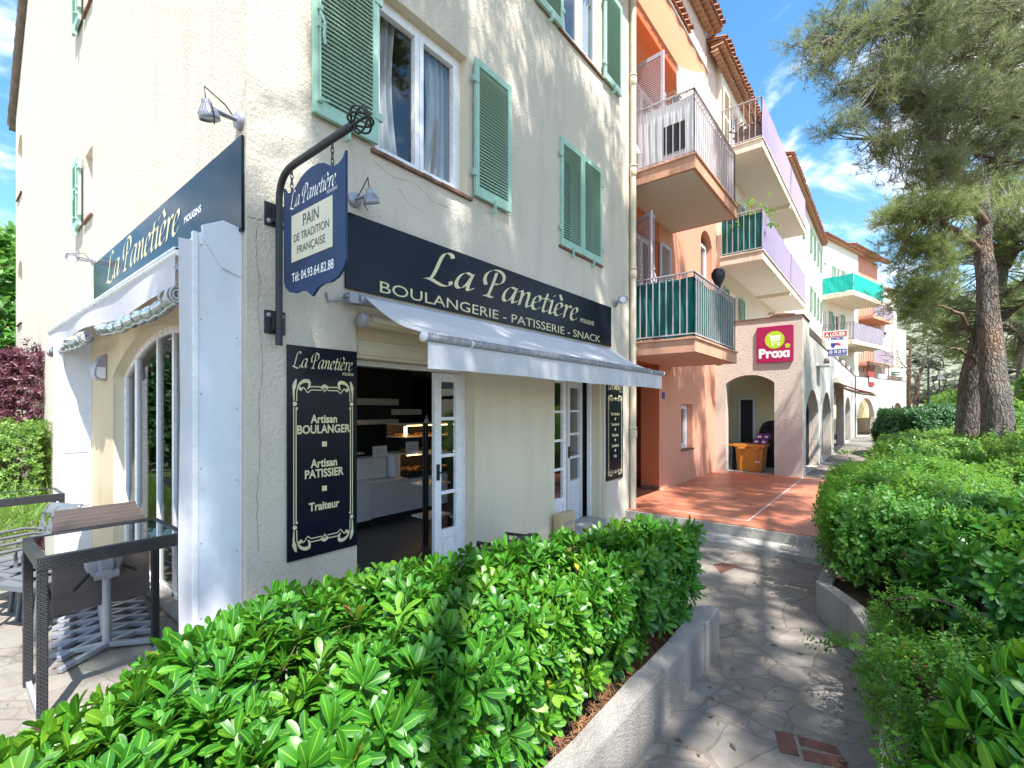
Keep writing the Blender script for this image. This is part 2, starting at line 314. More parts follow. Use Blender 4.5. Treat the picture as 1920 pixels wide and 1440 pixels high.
# ---------------------------------------------------------------- mesh helpers
class MB:
    def __init__(s): s.v = []; s.f = []; s.mi = []; s.sm = []; s.k = 0; s.smooth = False
    def mat(s, k): s.k = k; return s
    def add(s, vs, fs, smooth=None):
        o = len(s.v); s.v += [tuple(v) for v in vs]
        for f in fs:
            s.f.append(tuple(i+o for i in f)); s.mi.append(s.k); s.sm.append(s.smooth if smooth is None else smooth)
        return s
    def box(s, a, b):
        x0, y0, z0 = (min(a[i], b[i]) for i in range(3)); x1, y1, z1 = (max(a[i], b[i]) for i in range(3))
        return s.add([(x0, y0, z0), (x1, y0, z0), (x1, y1, z0), (x0, y1, z0), (x0, y0, z1), (x1, y0, z1), (x1, y1, z1), (x0, y1, z1)],
                     [(0, 3, 2, 1), (4, 5, 6, 7), (0, 1, 5, 4), (1, 2, 6, 5), (2, 3, 7, 6), (3, 0, 4, 7)])
    def lbox(s, F, a0, a1, b0, b1, c0, c1):
        """box in a local frame F = (origin, u, n, w)"""
        o, u, n, w = F
        P = lambda a, b, c: o+u*a+n*b+w*c
        vs = [P(a0, b0, c0), P(a1, b0, c0), P(a1, b1, c0), P(a0, b1, c0), P(a0, b0, c1), P(a1, b0, c1), P(a1, b1, c1), P(a0, b1, c1)]
        fs = [(0, 3, 2, 1), (4, 5, 6, 7), (0, 1, 5, 4), (1, 2, 6, 5), (2, 3, 7, 6), (3, 0, 4, 7)]
        if u.cross(n).dot(w) < 0: fs = [f[::-1] for f in fs]
        return s.add(vs, fs)
    def poly(s, pts): return s.add(pts, [tuple(range(len(pts)))])
    def prism(s, F, pts, b0, b1):
        """outline pts (a, c) in frame F thickened from b0 to b1 along n"""
        o, u, n, w = F; k = len(pts)
        ar = sum(pts[i][0]*pts[(i+1) % k][1]-pts[(i+1) % k][0]*pts[i][1] for i in range(k))
        if ar < 0: pts = pts[::-1]
        if u.cross(w).dot(n) < 0: b0, b1 = b1, b0
        lo, hi = b0, b1
        vs = [o+u*a+n*lo+w*c for a, c in pts]+[o+u*a+n*hi+w*c for a, c in pts]
        fs = [tuple(range(k))[::-1], tuple(range(k, 2*k))]+[(i, (i+1) % k, (i+1) % k+k, i+k) for i in range(k)]
        if (b1-b0)*1 < 0 and False: fs = [f[::-1] for f in fs]
        return s.add(vs, fs)
    def tube(s, pts, r, n=8, cap=True, smooth=True):
        pts = [Vector(p) for p in pts]; m = len(pts)
        rs = [r]*m if isinstance(r, (int, float)) else list(r)
        o = len(s.v); up = None; vs = []; fs = []
        for i, p in enumerate(pts):
            t = (pts[min(i+1, m-1)]-pts[max(i-1, 0)]).normalized()
            if up is None: up = t.orthogonal().normalized()
            up = up-t*up.dot(t)
            if up.length < 1e-6: up = t.orthogonal()
            up.normalize(); b = t.cross(up)
            for j in range(n):
                a = 2*math.pi*j/n; vs.append(p+(up*math.cos(a)+b*math.sin(a))*rs[i])
        for i in range(m-1):
            for j in range(n): fs.append((i*n+j, i*n+(j+1) % n, (i+1)*n+(j+1) % n, (i+1)*n+j))
        s.add(vs, fs, smooth)
        if cap:
            s.add(vs[:n], [tuple(range(n))[::-1]], False); s.add(vs[-n:], [tuple(range(n))], False)
        return s
    def lathe(s, c, prof, n=16, axis=(0, 0, 1), smooth=True):
        ax = Vector(axis).normalized(); a = ax.orthogonal().normalized(); b = ax.cross(a); c = Vector(c); vs = []; fs = []
        for r, h in prof:
            for j in range(n):
                t = 2*math.pi*j/n; vs.append(c+ax*h+(a*math.cos(t)+b*math.sin(t))*max(r, 1e-4))
        for i in range(len(prof)-1):
            for j in range(n): fs.append((i*n+j, i*n+(j+1) % n, (i+1)*n+(j+1) % n, (i+1)*n+j))
        return s.add(vs, fs, smooth)
    def grid(s, fn, nu, nv, smooth=True):
        vs = [fn(i/nu, j/nv) for j in range(nv+1) for i in range(nu+1)]
        fs = [(j*(nu+1)+i, j*(nu+1)+i+1, (j+1)*(nu+1)+i+1, (j+1)*(nu+1)+i) for j in range(nv) for i in range(nu)]
        return s.add(vs, fs, smooth)
    def build(s, name, mats, parent=None, bevel=0.0, recalc=False):
        me = bpy.data.meshes.new(name); me.from_pydata([tuple(v) for v in s.v], [], s.f)
        for m in (mats if isinstance(mats, (list, tuple)) else [mats]): me.materials.append(M[m] if isinstance(m, str) else m)
        me.polygons.foreach_set('material_index', s.mi); me.polygons.foreach_set('use_smooth', s.sm)
        if recalc:
            bm = bmesh.new(); bm.from_mesh(me); bmesh.ops.recalc_face_normals(bm, faces=bm.faces); bm.to_mesh(me); bm.free()
        me.update()
        o = bpy.data.objects.new(name, me); COL.objects.link(o)
        if parent is not None: hang(o, parent)
        if bevel:
            md = o.modifiers.new('bevel', 'BEVEL'); md.width = bevel; md.segments = 2; md.limit_method = 'ANGLE'; md.angle_limit = R(40)
        return o

def hang(o, parent):
    o.parent = parent
    w = Matrix.Translation(parent.location) if parent.parent is None else Matrix.Translation(parent.location)
    p = parent; off = Vector((0, 0, 0))
    while p is not None: off += p.location; p = p.parent
    o.location = o.location-off
def tag(o, label=None, cat=None, group=None, kind=None):
    if label: o['label'] = label
    if cat: o['category'] = cat
    if group: o['group'] = group
    if kind: o['kind'] = kind
    return o
def thing(name, loc, label, cat, group=None):
    o = bpy.data.objects.new(name, None); COL.objects.link(o); o.location = loc; o.empty_display_size = .1
    return tag(o, label, cat, group)
def struct(name, mb, mats):
    return tag(mb.build(name, mats), kind='structure')
def copy_tree(o, dloc, label, parent=None):
    c = o.copy(); COL.objects.link(c)
    if parent is not None: c.parent = parent
    else: c.location = o.location+Vector(dloc); c['label'] = label
    for ch in list(o.children): copy_tree(ch, None, None, c)
    return c
X_, Y_, Z_ = Vector((1, 0, 0)), Vector((0, 1, 0)), Vector((0, 0, 1))
def frame(o, u, n, w=Z_): return (Vector(o), Vector(u).normalized(), Vector(n).normalized(), Vector(w).normalized())
FY = frame((0, 0, 0), X_, -Y_)           # facade plane: a = x, b = out towards the path, c = z
FX = frame((0, 0, 0), Y_, -X_)           # side wall: a = y, b = out, c = z

def arc_pts(a0, a1, c, rise, n=12):
    """points over an arch of span a0..a1 springing at c"""
    w = (a1-a0)/2; r = (w*w+rise*rise)/(2*rise); cc = c+rise-r; m = (a0+a1)/2; t = math.asin(min(1, w/r))
    if rise >= w: t = math.pi/2; r = w; return [(m-w*math.cos(math.pi*i/n), c+rise*math.sin(math.pi*i/n)) for i in range(n+1)]
    return [(m+r*math.sin(-t+2*t*i/n), cc+r*math.cos(-t+2*t*i/n)) for i in range(n+1)]
def wall(mb, F, a0, a1, c0, c1, holes=(), depth=.2, back=True, rk=None):
    """wall sheet facing n at b=0 with openings (a, a, c, c, rise) and reveals DEPTH deep"""
    o, u, n, w = F; flip = u.cross(w).dot(n) < 0
    P = lambda a, b, c: o+u*a+n*b+w*c
    def quad(pts): mb.add(pts, [(3, 2, 1, 0) if flip else (0, 1, 2, 3)])
    As = sorted({a0, a1, *[h[0] for h in holes], *[h[1] for h in holes]}); Cs = sorted({c0, c1, *[h[2] for h in holes], *[h[3]+(h[4] if len(h) > 4 else 0) for h in holes]})
    As = [a for a in As if a0 <= a <= a1]; Cs = [c for c in Cs if c0 <= c <= c1]
    for i in range(len(As)-1):
        for j in range(len(Cs)-1):
            m, k = (As[i]+As[i+1])/2, (Cs[j]+Cs[j+1])/2
            if any(h[0] < m < h[1] and h[2] < k < h[3]+(h[4] if len(h) > 4 else 0) for h in holes): continue
            quad([P(As[i], 0, Cs[j]), P(As[i+1], 0, Cs[j]), P(As[i+1], 0, Cs[j+1]), P(As[i], 0, Cs[j+1])])
            if back: quad([P(As[i], -depth-.03, Cs[j]), P(As[i], -depth-.03, Cs[j+1]), P(As[i+1], -depth-.03, Cs[j+1]), P(As[i+1], -depth-.03, Cs[j])])
    keep = mb.k
    for h in holes:
        ha, hb, hc, hd = h[:4]; rise = h[4] if len(h) > 4 else 0
        if rk is not None: mb.k = rk
        quad([P(ha, 0, hc), P(ha, 0, hd), P(ha, -depth, hd), P(ha, -depth, hc)])
        quad([P(hb, 0, hc), P(hb, -depth, hc), P(hb, -depth, hd), P(hb, 0, hd)])
        quad([P(ha, 0, hc), P(ha, -depth, hc), P(hb, -depth, hc), P(hb, 0, hc)])
        if not rise: quad([P(ha, 0, hd), P(hb, 0, hd), P(hb, -depth, hd), P(ha, -depth, hd)])
        else:
            pts = arc_pts(ha, hb, hd, rise, 16); top = hd+rise
            for (p, q), (r_, s_) in zip(pts, pts[1:]):
                mb.k = keep; quad([P(p, 0, q), P(r_, 0, s_), P(r_, 0, top), P(p, 0, top)])
                if rk is not None: mb.k = rk
                quad([P(p, 0, q), P(p, -depth, q), P(r_, -depth, s_), P(r_, 0, s_)][::-1])
        mb.k = keep
    return mb

# ---------------------------------------------------------------- writing
def text_geo(body, size=1.0, align='CENTER', shear=0.0, weight=0.0, sx=1.0, spacing=1.0):
    cu = bpy.data.curves.new('t', 'FONT'); cu.body = body
    cu.size = size; cu.align_x = align; cu.shear = shear; cu.offset = weight; cu.space_character = spacing; cu.resolution_u = 4
    ob = bpy.data.objects.new('t', cu); COL.objects.link(ob)
    dg = bpy.context.evaluated_depsgraph_get(); me = bpy.data.meshes.new_from_object(ob.evaluated_get(dg))
    vs = [(v.co.x*sx, v.co.y) for v in me.vertices]; fs = [tuple(p.vertices) for p in me.polygons]
    bpy.data.objects.remove(ob); bpy.data.curves.remove(cu); bpy.data.meshes.remove(me)
    return vs, fs
def put_text(mb, F, a, c, body, size, b=.003, fit=None, **kw):
    """flat lettering in frame F at (a, c); its reading direction is +a as seen from outside"""
    vs, fs = text_geo(body, size, **kw); o, u, n, w = F
    flip = u.cross(w).dot(n) < 0; sg = 1
    if fit:
        x0, x1 = min(v[0] for v in vs), max(v[0] for v in vs); a = 0; vs = [(fit[0]+(x-x0)/(x1-x0)*(fit[1]-fit[0]), y) for x, y in vs]
    mb.add([o+u*(a+sg*x)+n*b+w*(c+y) for x, y in vs], [f[::-1] for f in fs] if flip else fs, False)
def catmull(p, n=7):
    out = []; p = [p[0]]+list(p)+[p[-1]]
    for i in range(1, len(p)-2):
        for k in range(n):
            t = k/n; a, b, c, d = p[i-1], p[i], p[i+1], p[i+2]
            out.append(tuple(.5*((2*b[j])+(-a[j]+c[j])*t+(2*a[j]-5*b[j]+4*c[j]-d[j])*t*t+(-a[j]+3*b[j]-3*c[j]+d[j])*t**3) for j in range(2)))
    out.append(tuple(p[-2])); return out
GLY = {
 'L': (1.28, [[(1.02, 1.52), (.93, 1.68), (.76, 1.72), (.60, 1.55), (.50, 1.15), (.42, .65), (.32, .22), (.20, .03)], [(.02, .03), (.22, .10), (.50, .0), (.80, -.09), (1.04, -.04), (1.14, .10), (1.10, .24)]]),
 'a': (.92, [[(.70, .93), (.50, 1.0), (.28, .84), (.12, .5), (.10, .18), (.22, .02), (.40, .10), (.58, .38), (.72, .78)], [(.78, 1.0), (.69, .55), (.64, .18), (.70, .03), (.82, .10), (.92, .24)]]),
 'P': (1.10, [[(.60, 1.56), (.55, 1.1), (.45, .5), (.36, .04)], [(.14, .02), (.36, .04), (.60, .0)], [(.16, .66), (.05, .95), (.12, 1.35), (.40, 1.66), (.75, 1.72), (1.02, 1.52), (1.04, 1.18), (.85, .92), (.58, .86)]]),
 'n': (.90, [[(.02, .84), (.16, .98), (.24, .88), (.21, .5), (.15, .02)], [(.20, .45), (.34, .78), (.52, .97), (.65, .93), (.66, .65), (.61, .25), (.66, .03), (.78, .08), (.90, .24)]]),
 'e': (.68, [[(.12, .44), (.34, .52), (.54, .70), (.55, .91), (.42, 1.0), (.24, .88), (.11, .55), (.10, .20), (.24, .02), (.44, .07), (.62, .25)]]),
 't': (.50, [[(.34, 1.34), (.27, .9), (.18, .40), (.17, .12), (.27, .02), (.40, .08), (.50, .2)], [(.04, .92), (.28, .95), (.52, .97)]]),
 'i': (.44, [[(.04, .84), (.17, .98), (.24, .86), (.18, .40), (.16, .10), (.25, .02), (.36, .08), (.46, .22)], [(.32, 1.30), (.38, 1.40)]]),
 'r': (.62, [[(.02, .84), (.16, .98), (.24, .88), (.21, .5), (.15, .02)], [(.20, .45), (.34, .80), (.47, .98), (.60, .93), (.63, .86)]])}
GLY['è'] = (.68, GLY['e'][1]+[[(.30, 1.56), (.52, 1.20)]])
def put_script(mb, F, a0, a1, c, h, b=.003, nib=.20):
    """the shop's name in broad-nib italic hand from a0 to a1, cap height h"""
    o, u, n, w = F; x = 0; glyphs = []
    for ch in 'La Panetière':
        if ch == ' ': x += .42; continue
        adv, st = GLY[ch]; glyphs.append((x, st)); x += adv
    sx = (a1-a0)/(x+.25); sy = h/1.72; nv = (nib*.5*math.cos(R(35)), nib*.5*math.sin(R(35))); lift = 0
    flip = u.cross(w).dot(n) < 0
    for gx, st in glyphs:
        for s_ in st:
            pts = catmull(s_, 6)
            for (p, q), (r_, t) in zip(pts, pts[1:]):
                quad = [(p-nv[0], q-nv[1]), (r_-nv[0], t-nv[1]), (r_+nv[0], t+nv[1]), (p+nv[0], q+nv[1])]
                ar = sum(quad[i][0]*quad[(i+1) % 4][1]-quad[(i+1) % 4][0]*quad[i][1] for i in range(4))
                if ar < 0: quad = quad[::-1]
                lift += 2e-6
                vs = [o+u*(a0+(gx+X+.16*Y)*sx)+n*(b+lift)+w*(c+Y*sy) for X, Y in quad]
                mb.add(vs, [(3, 2, 1, 0) if flip else (0, 1, 2, 3)], False)
def put_ribbon(mb, F, pts, wd, b=.003):
    """a painted stroke of varying width"""
    o, u, n, w = F; m = len(pts); L = []; Rr = []; flip = u.cross(w).dot(n) < 0
    for i in range(m):
        p, q = pts[max(i-1, 0)], pts[min(i+1, m-1)]; dx, dy = q[0]-p[0], q[1]-p[1]; l = math.hypot(dx, dy) or 1
        ww = (wd if isinstance(wd, float) else wd[i])/2
        L.append((pts[i][0]-dy/l*ww, pts[i][1]+dx/l*ww)); Rr.append((pts[i][0]+dy/l*ww, pts[i][1]-dx/l*ww))
    for i in range(m-1):
        q = [Rr[i], Rr[i+1], L[i+1], L[i]]
        mb.add([o+u*x+n*(b+i*3e-6)+w*y for x, y in q], [(3, 2, 1, 0) if flip else (0, 1, 2, 3)], False)
def put_disc(mb, F, a, c, r, b=.0035, n=14):
    o, u, n_, w = F; flip = u.cross(w).dot(n_) < 0
    f = tuple(range(n)); mb.add([o+u*(a+r*math.cos(2*math.pi*i/n))+n_*b+w*(c+r*math.sin(2*math.pi*i/n)) for i in range(n)], [f[::-1] if flip else f], False)
# ================================================================= ground, path, platform, steps
g = MB(); N = 40
def gz(x, y):
    d = max(0, x-60)*.06+max(0, -y-14)*.05
    return -.244+max(0, min(d, 6))
g.grid(lambda i, j: (lambda x, y: Vector((x, y, gz(x, y))))(-300+800*i, -400+800*j), 60, 60, False); struct('ground', g, 'terrain')
PZ = -.235
pth = MB(); pth.box((-7, -4.6, PZ-.2), (12.2, .35, PZ)); pth.box((-7, .35, PZ-.2), (-.001, 15, PZ)); path = struct('path', pth, 'path')
for q in ([(1452, 1370), (1487, 1376), (1499, 1419), (1462, 1411)], [(1495, 1380), (1568, 1400), (1577, 1417), (1500, 1397)], [(1503, 1406), (1581, 1421), (1592, 1444), (1508, 1426)], [(1338, 1058), (1358, 1056), (1378, 1064), (1352, 1076)], [(1362, 1057), (1378, 1058), (1398, 1068), (1382, 1066)]):
    c = [on_z(px, py, PZ) for px, py in q]; b = MB(); b.prism(frame((0, 0, 0), X_, Z_, Y_), [(v.x, v.y) for v in c], PZ-.03, PZ+.004); b.build('paver', 'brick', path)
pl = MB(); pl.box((6.05, -4.6, -.3), (12.25, 1.6, 0)); struct('platform', pl, 'tiles')
pe = MB(); pe.box((6.0, -3.6, -.3), (6.048, -.001, -.012)); pe.box((5.52, -3.6, -.32), (6.0, -.001, -.155)); struct('steps', pe, 'stone_step')
ln = MB(); ln.box((6.42, -1.822, .001), (12.2, -1.800, .003)); ln.box((6.42, -1.80, .001), (6.438, -.6, .003)); struct('floor_line', ln, 'offwhite')
up = MB(); up.box((12.25, -3.4, -.3), (62, 3, -.004)); struct('walkway', up, 'path')

# ================================================================= bakery building
BK = thing('bakery_building', (3.1, 7, 0), 'cream stuccoed corner building with mint shutters and a bakery on its ground floor', 'building')
RX0, RX1, RZ = .86, 5.25, 2.64
D1 = (.90, 2.36, -.02, 2.30); D2 = (3.93, 5.20, -.02, 2.22)
W1 = (1.045, 2.19, 3.95, 5.43); W3 = (3.985, 5.125, 3.93, 5.39); W4 = (3.985, 5.16, 6.86, 8.35)
b = MB()
FYr = frame((0, .05, 0), X_, -Y_)
wall(b, FY, 0, 6.22, 0-.25, 9.2, [(RX0, RX1, -.3, RZ), W1, W3, W4], .22, rk=1)
b.k = 1; wall(b, FYr, RX0, RX1, -.25, RZ, [D1, D2], .20); b.k = 0
# gable wall on the terrace side: arched glass door, small windows
LW = [(.55, 3.80, -.25, 2.10, .42), (4.96, 5.44, 4.36, 5.30), (4.96, 5.44, 7.3, 8.4), (12.75, 13.65, 3.8, 5.0, .35), (12.75, 13.65, 6.95, 8.1, .35)]
AZ = 2.60
wall(b, FX, 0, 14.1, -.25, 9.2, [(x[0], x[1], x[2], x[3], *(x[4:])) for x in LW], .16, rk=1)
b.add([(0, 0, 9.2), (0, 14.1, 9.2), (0, 7.05, 14.6)], [(0, 2, 1)])
b.add([(6.22, 0, -.3), (6.22, 14.1, -.3), (6.22, 14.1, 9.2), (6.22, 7.05, 14.6), (6.22, 0, 9.2)], [(0, 1, 2, 3, 4)])
b.add([(0, 14.1, -.3), (6.22, 14.1, -.3), (6.22, 14.1, 9.2), (0, 14.1, 9.2)], [(3, 2, 1, 0)])
bw = b.build('wall', ['stucco', 'smooth'], BK)
# render with the awning's warm light in its ochre colour, round the terrace door, just proud of the stucco, under the awning
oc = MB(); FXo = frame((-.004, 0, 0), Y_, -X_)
wall(oc, FXo, .12, 4.95, -.24, 2.95, [(.55, 3.80, -.25, 2.10, .42)], .004, back=False); oc.build('tinted_render_band', 'ochre', bw)
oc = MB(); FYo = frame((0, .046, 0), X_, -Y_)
wall(oc, FYo, RX0+.002, RX1-.002, 2.31, RZ-.002, [], .001, back=False); oc.build('tinted_render_band', 'ochre', bw)  # awning's warm light tinted in above the shop doors
r = MB()
r.prism(frame((0, 0, 0), Y_, -X_), [(-.35, 9.0), (7.05, 14.68), (14.45, 9.0), (14.45, 9.12), (7.05, 14.82), (-.35, 9.12)], -6.5, .10)
rf = r.build('roof', 'greytile', BK)
t = MB()
for sgn in (0, 1):
    for k in range(26):
        f = k/26; y = 14.45-7.4*f if sgn else -.35+7.4*f; z = 9.14+5.66*f; d = -7.4/26 if sgn else 7.4/26
        t.tube([(-.06, y, z), (-.06, y+d*1.08, z+5.66/26*1.08+.02)], [.085, .07], 8)
t.build('verge_tile', 'greytile', rf)

def louvre(mb, F, w, h, fr=.055, th=.034, pitch=.036, bot=.10, mid=None):
    mb.lbox(F, 0, fr, 0, th, 0, h); mb.lbox(F, w-fr, w, 0, th, 0, h); mb.lbox(F, fr, w-fr, 0, th, 0, bot); mb.lbox(F, fr, w-fr, 0, th, h-fr*1.3, h)
    if mid: mb.lbox(F, fr, w-fr, 0, th, mid-.03, mid+.03)
    o, u, n, wz = F; c = bot+.012
    while c < h-fr*1.3-.01:
        if not (mid and abs(c-mid) < .05):
            q = [(.030, c-.016), (.034, c-.010), (.008, c+.020), (.003, c+.014)]
            vs = [o+u*a+n*bb+wz*cc for a in (fr, w-fr) for bb, cc in q]
            fs = [(0, 1, 5, 4), (1, 2, 6, 5), (2, 3, 7, 6), (3, 0, 4, 7)]
            if u.cross(n).dot(wz) > 0: fs = [f[::-1] for f in fs]
            mb.add(vs, fs)
        c += pitch
def hinges(mb, F, w, h, side):
    a = 0 if side < 0 else w
    for c in (h*.16, h*.84): mb.lbox(F, a-.04, a+.04, .012, .042, c-.03, c+.03)
    mb.lbox(F, w*.5-.01, w*.5+.01, .034, .06, -.05, .03); mb.lbox(F, w*.5-.008, w*.5+.008, .0, .06, -.10, -.05)
def espagnolette(mb, F, w, h, a):
    o, u, n, wz = F; P = lambda x, y, z: o+u*x+n*y+wz*z
    mb.tube([P(a, .05, .08), P(a, .05, h-.06)], .008, 6)
    for c in (.10, h*.46, h*.55, h-.1): mb.lbox(F, a-.02, a+.02, .03, .06, c-.015, c+.015)
    mb.tube([P(a, .06, h*.52), P(a+.02, .085, h*.47), P(a+.015, .08, h*.40), P(a+.03, .075, h*.36)], .012, 6)
    mb.tube([P(a, .06, .10), P(a+.05, .09, .09), P(a+.06, .07, .12)], .007, 6)

def casement(parent, F, a0, a1, c0, c1, depth, leaves=2, curtain=True, mat='white_pvc', fr=.06, dark='dark'):
    """window set DEPTH into the wall: frame, leaves with panes, curtain, all seen from outside"""
    o, u, n, w = F; f = MB()
    d0, d1 = -depth, -depth+.055
    f.lbox(F, a0, a0+fr, d0, d1, c0, c1); f.lbox(F, a1-fr, a1, d0, d1, c0, c1); f.lbox(F, a0+fr, a1-fr, d0, d1, c1-fr, c1); f.lbox(F, a0+fr, a1-fr, d0, d1, c0, c0+fr)
    W = (a1-a0-2*fr)/leaves
    for i in range(leaves):
        x0 = a0+fr+W*i; x1 = x0+W; s = .055; e0, e1 = d0+.006, d1+.016
        f.lbox(F, x0+.003, x0+s, e0, e1, c0+fr+.003, c1-fr-.003); f.lbox(F, x1-s, x1-.003, e0, e1, c0+fr+.003, c1-fr-.003)
        f.lbox(F, x0+s, x1-s, e0, e1, c0+fr+.003, c0+fr+s); f.lbox(F, x0+s, x1-s, e0, e1, c1-fr-s, c1-fr-.003)
    win = f.build('window', mat, parent, .004)
    g_ = MB(); g_.lbox(F, a0+fr, a1-fr, d0+.022, d0+.028, c0+fr, c1-fr); g_.build('pane', 'glass', win)
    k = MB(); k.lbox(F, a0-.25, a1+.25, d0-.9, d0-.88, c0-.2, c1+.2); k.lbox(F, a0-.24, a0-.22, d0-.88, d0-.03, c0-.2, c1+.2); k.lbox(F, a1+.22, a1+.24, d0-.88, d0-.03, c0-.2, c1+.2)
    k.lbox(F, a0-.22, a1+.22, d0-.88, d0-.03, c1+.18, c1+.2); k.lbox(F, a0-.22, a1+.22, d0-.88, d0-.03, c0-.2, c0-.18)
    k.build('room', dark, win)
    if curtain:
        q = MB()
        for s0, s1, ph in ((a0+.02, a0+(a1-a0)*.40, 0), (a0+(a1-a0)*.60, a1-.02, 2)):
            q.grid(lambda i, j: o+u*(s0+(s1-s0)*(i*(1-.25*math.sin(j*2.5)) if ph == 0 else 1-(1-i)*(1-.25*math.sin(j*2.5))))+n*(d0-.09+.028*math.sin(i*26+ph+j)+.01*math.sin(i*61))+w*(c0-.02+(c1-c0)*j), 48, 14)
        q.build('curtain', 'curtain', win)
    return win
def sill(parent, F, a0, a1, c, mat='terrasill', out=.035):
    s = MB(); n = max(2, round((a1-a0)/.11)); w = (a1-a0)/n
    for i in range(n):
        j = rng.uniform(-.004, .004); s.lbox(F, a0+i*w+.002, a0+(i+1)*w-.002, -.18, out+j, c-.03+j*.3, c+.004+j*.4)
    return s.build('sill', mat, parent, .003)
def shutter(parent, F, a, c, w, h, side=-1, mat='mint', lock=None, b=.03, mid=None, pitch=.036):
    Fs = (F[0]+F[1]*a+F[2]*b+F[3]*c, F[1], F[2], F[3]); s = MB(); louvre(s, Fs, w, h, pitch=pitch, mid=mid)
    hinges(s, Fs, w, h, side)
    if lock is not None: espagnolette(s, Fs, w, h, lock)
    return s.build('shutter', mat, parent)
w1 = casement(BK, FY, W1[0], W1[1], W1[2], W1[3], .16)
sill(w1, FY, 1.0, 2.25, 3.95); shutter(w1, FY, .455, 3.985, .585, 1.47, 1, lock=.045); shutter(w1, FY, 2.262, 3.985, .60, 1.47, -1)
w3 = casement(BK, FY, W3[0], W3[1], W3[2], W3[3], .16, curtain=False)
sill(w3, FY, 3.95, 5.17, 3.925); shutter(w3, FY, 3.98, 3.925, .575, 1.47, -1, b=.0); shutter(w3, FY, 4.56, 3.925, .575, 1.47, 1, b=.0)
w4 = casement(BK, FY, W4[0], W4[1], W4[2], W4[3], .10, curtain=True)
sill(w4, FY, 3.95, 5.2, 6.86); shutter(w4, FY, 3.39, 6.84, .585, 1.47, 1); shutter(w4, FY, 5.175, 6.84, .585, 1.47, -1)
for i, (a0, a1, c0, c1, *_) in enumerate(LW[1:3]):
    w = casement(BK, FX, a0, a1, c0, c1, .15, 1, False); sill(w, FX, a0-.04, a1+.04, c0); shutter(w, FX, a1+.09, c0-.02, .50, c1-c0+.05, -1, lock=.05)
for i, (a0, a1, c0, c1, rise) in enumerate(LW[3:]):
    f = MB(); f.prism(FX, [(a0, c0), (a1, c0), *reversed(arc_pts(a0, a1, c1, rise, 8)[1:-1])] if False else [(a0, c0)]+[(p, q) for p, q in arc_pts(a0, a1, c1, rise, 8)]+[(a1, c0)], -.158, -.15)
    w = f.build('window', 'white', BK); sill(w, FX, a0, a1, c0)

# terrace sliding door: arched white frame and glass
a0, a1, cz, rise = .55, 3.80, 2.10, .42
f = MB(); outer = [(a0, -.2)]+arc_pts(a0, a1, cz, rise, 20)+[(a1, -.2)]; inner = [(a0+.09, -.2)]+arc_pts(a0+.09, a1-.09, cz-.02, rise-.05, 20)+[(a1-.09, -.2)]
o_, u_, n_, w_ = FX
def band(mb, F, out, inn, b0, b1):
    o, u, n, w = F; P = lambda q, b: o+u*q[0]+n*b+w*q[1]
    for i in range(len(out)-1):
        vs = [P(out[i], b1), P(out[i+1], b1), P(inn[i+1], b1), P(inn[i], b1), P(out[i], b0), P(out[i+1], b0), P(inn[i+1], b0), P(inn[i], b0)]
        mb.add(vs, [(0, 1, 2, 3), (7, 6, 5, 4), (3, 2, 6, 7), (1, 0, 4, 5)])
band(f, FX, outer, inner, -.16, -.10)
for y, wd in ((3.30, .09), (2.49, .05), (1.98, .055), (1.30, .06)):
    top = cz+rise-.06-((y-2.175)/1.63)**2*rise*.95
    f.box((.105, y-wd/2, -.2), (.155, y+wd/2, top))
f.box((.105, .62, -.2), (.155, 3.72, -.10))
f.box((.115, .62, .38), (.145, 1.98, .42))
dr = f.build('door', 'white_pvc', BK, .003)
g_ = MB(); g_.prism(FX, inner, -.135, -.129); g_.build('pane', 'glass_dim', dr)
k = MB(); k.box((.02, .5, -.235), (.16, 3.85, -.14)); k.build('threshold', 'concrete', dr)

# shop interior (dim room behind both shop doors)
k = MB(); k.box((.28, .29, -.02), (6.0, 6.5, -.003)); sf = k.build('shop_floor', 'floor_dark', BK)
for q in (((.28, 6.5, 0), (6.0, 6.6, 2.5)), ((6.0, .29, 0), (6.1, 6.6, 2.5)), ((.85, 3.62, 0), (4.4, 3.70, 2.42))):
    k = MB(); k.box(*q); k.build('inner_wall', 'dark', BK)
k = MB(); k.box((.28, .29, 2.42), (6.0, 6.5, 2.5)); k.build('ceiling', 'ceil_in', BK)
k = MB(); k.lbox(frame((0, .15, 0), X_, -Y_), D1[0], D1[1], -.02, .09, 2.14, 2.30); k.lbox(frame((0, .15, 0), X_, -Y_), D1[0]+.01, D1[1]-.01, .09, .104, 2.17, 2.25)
k.build('shutter_box', 'smooth', BK, .006)

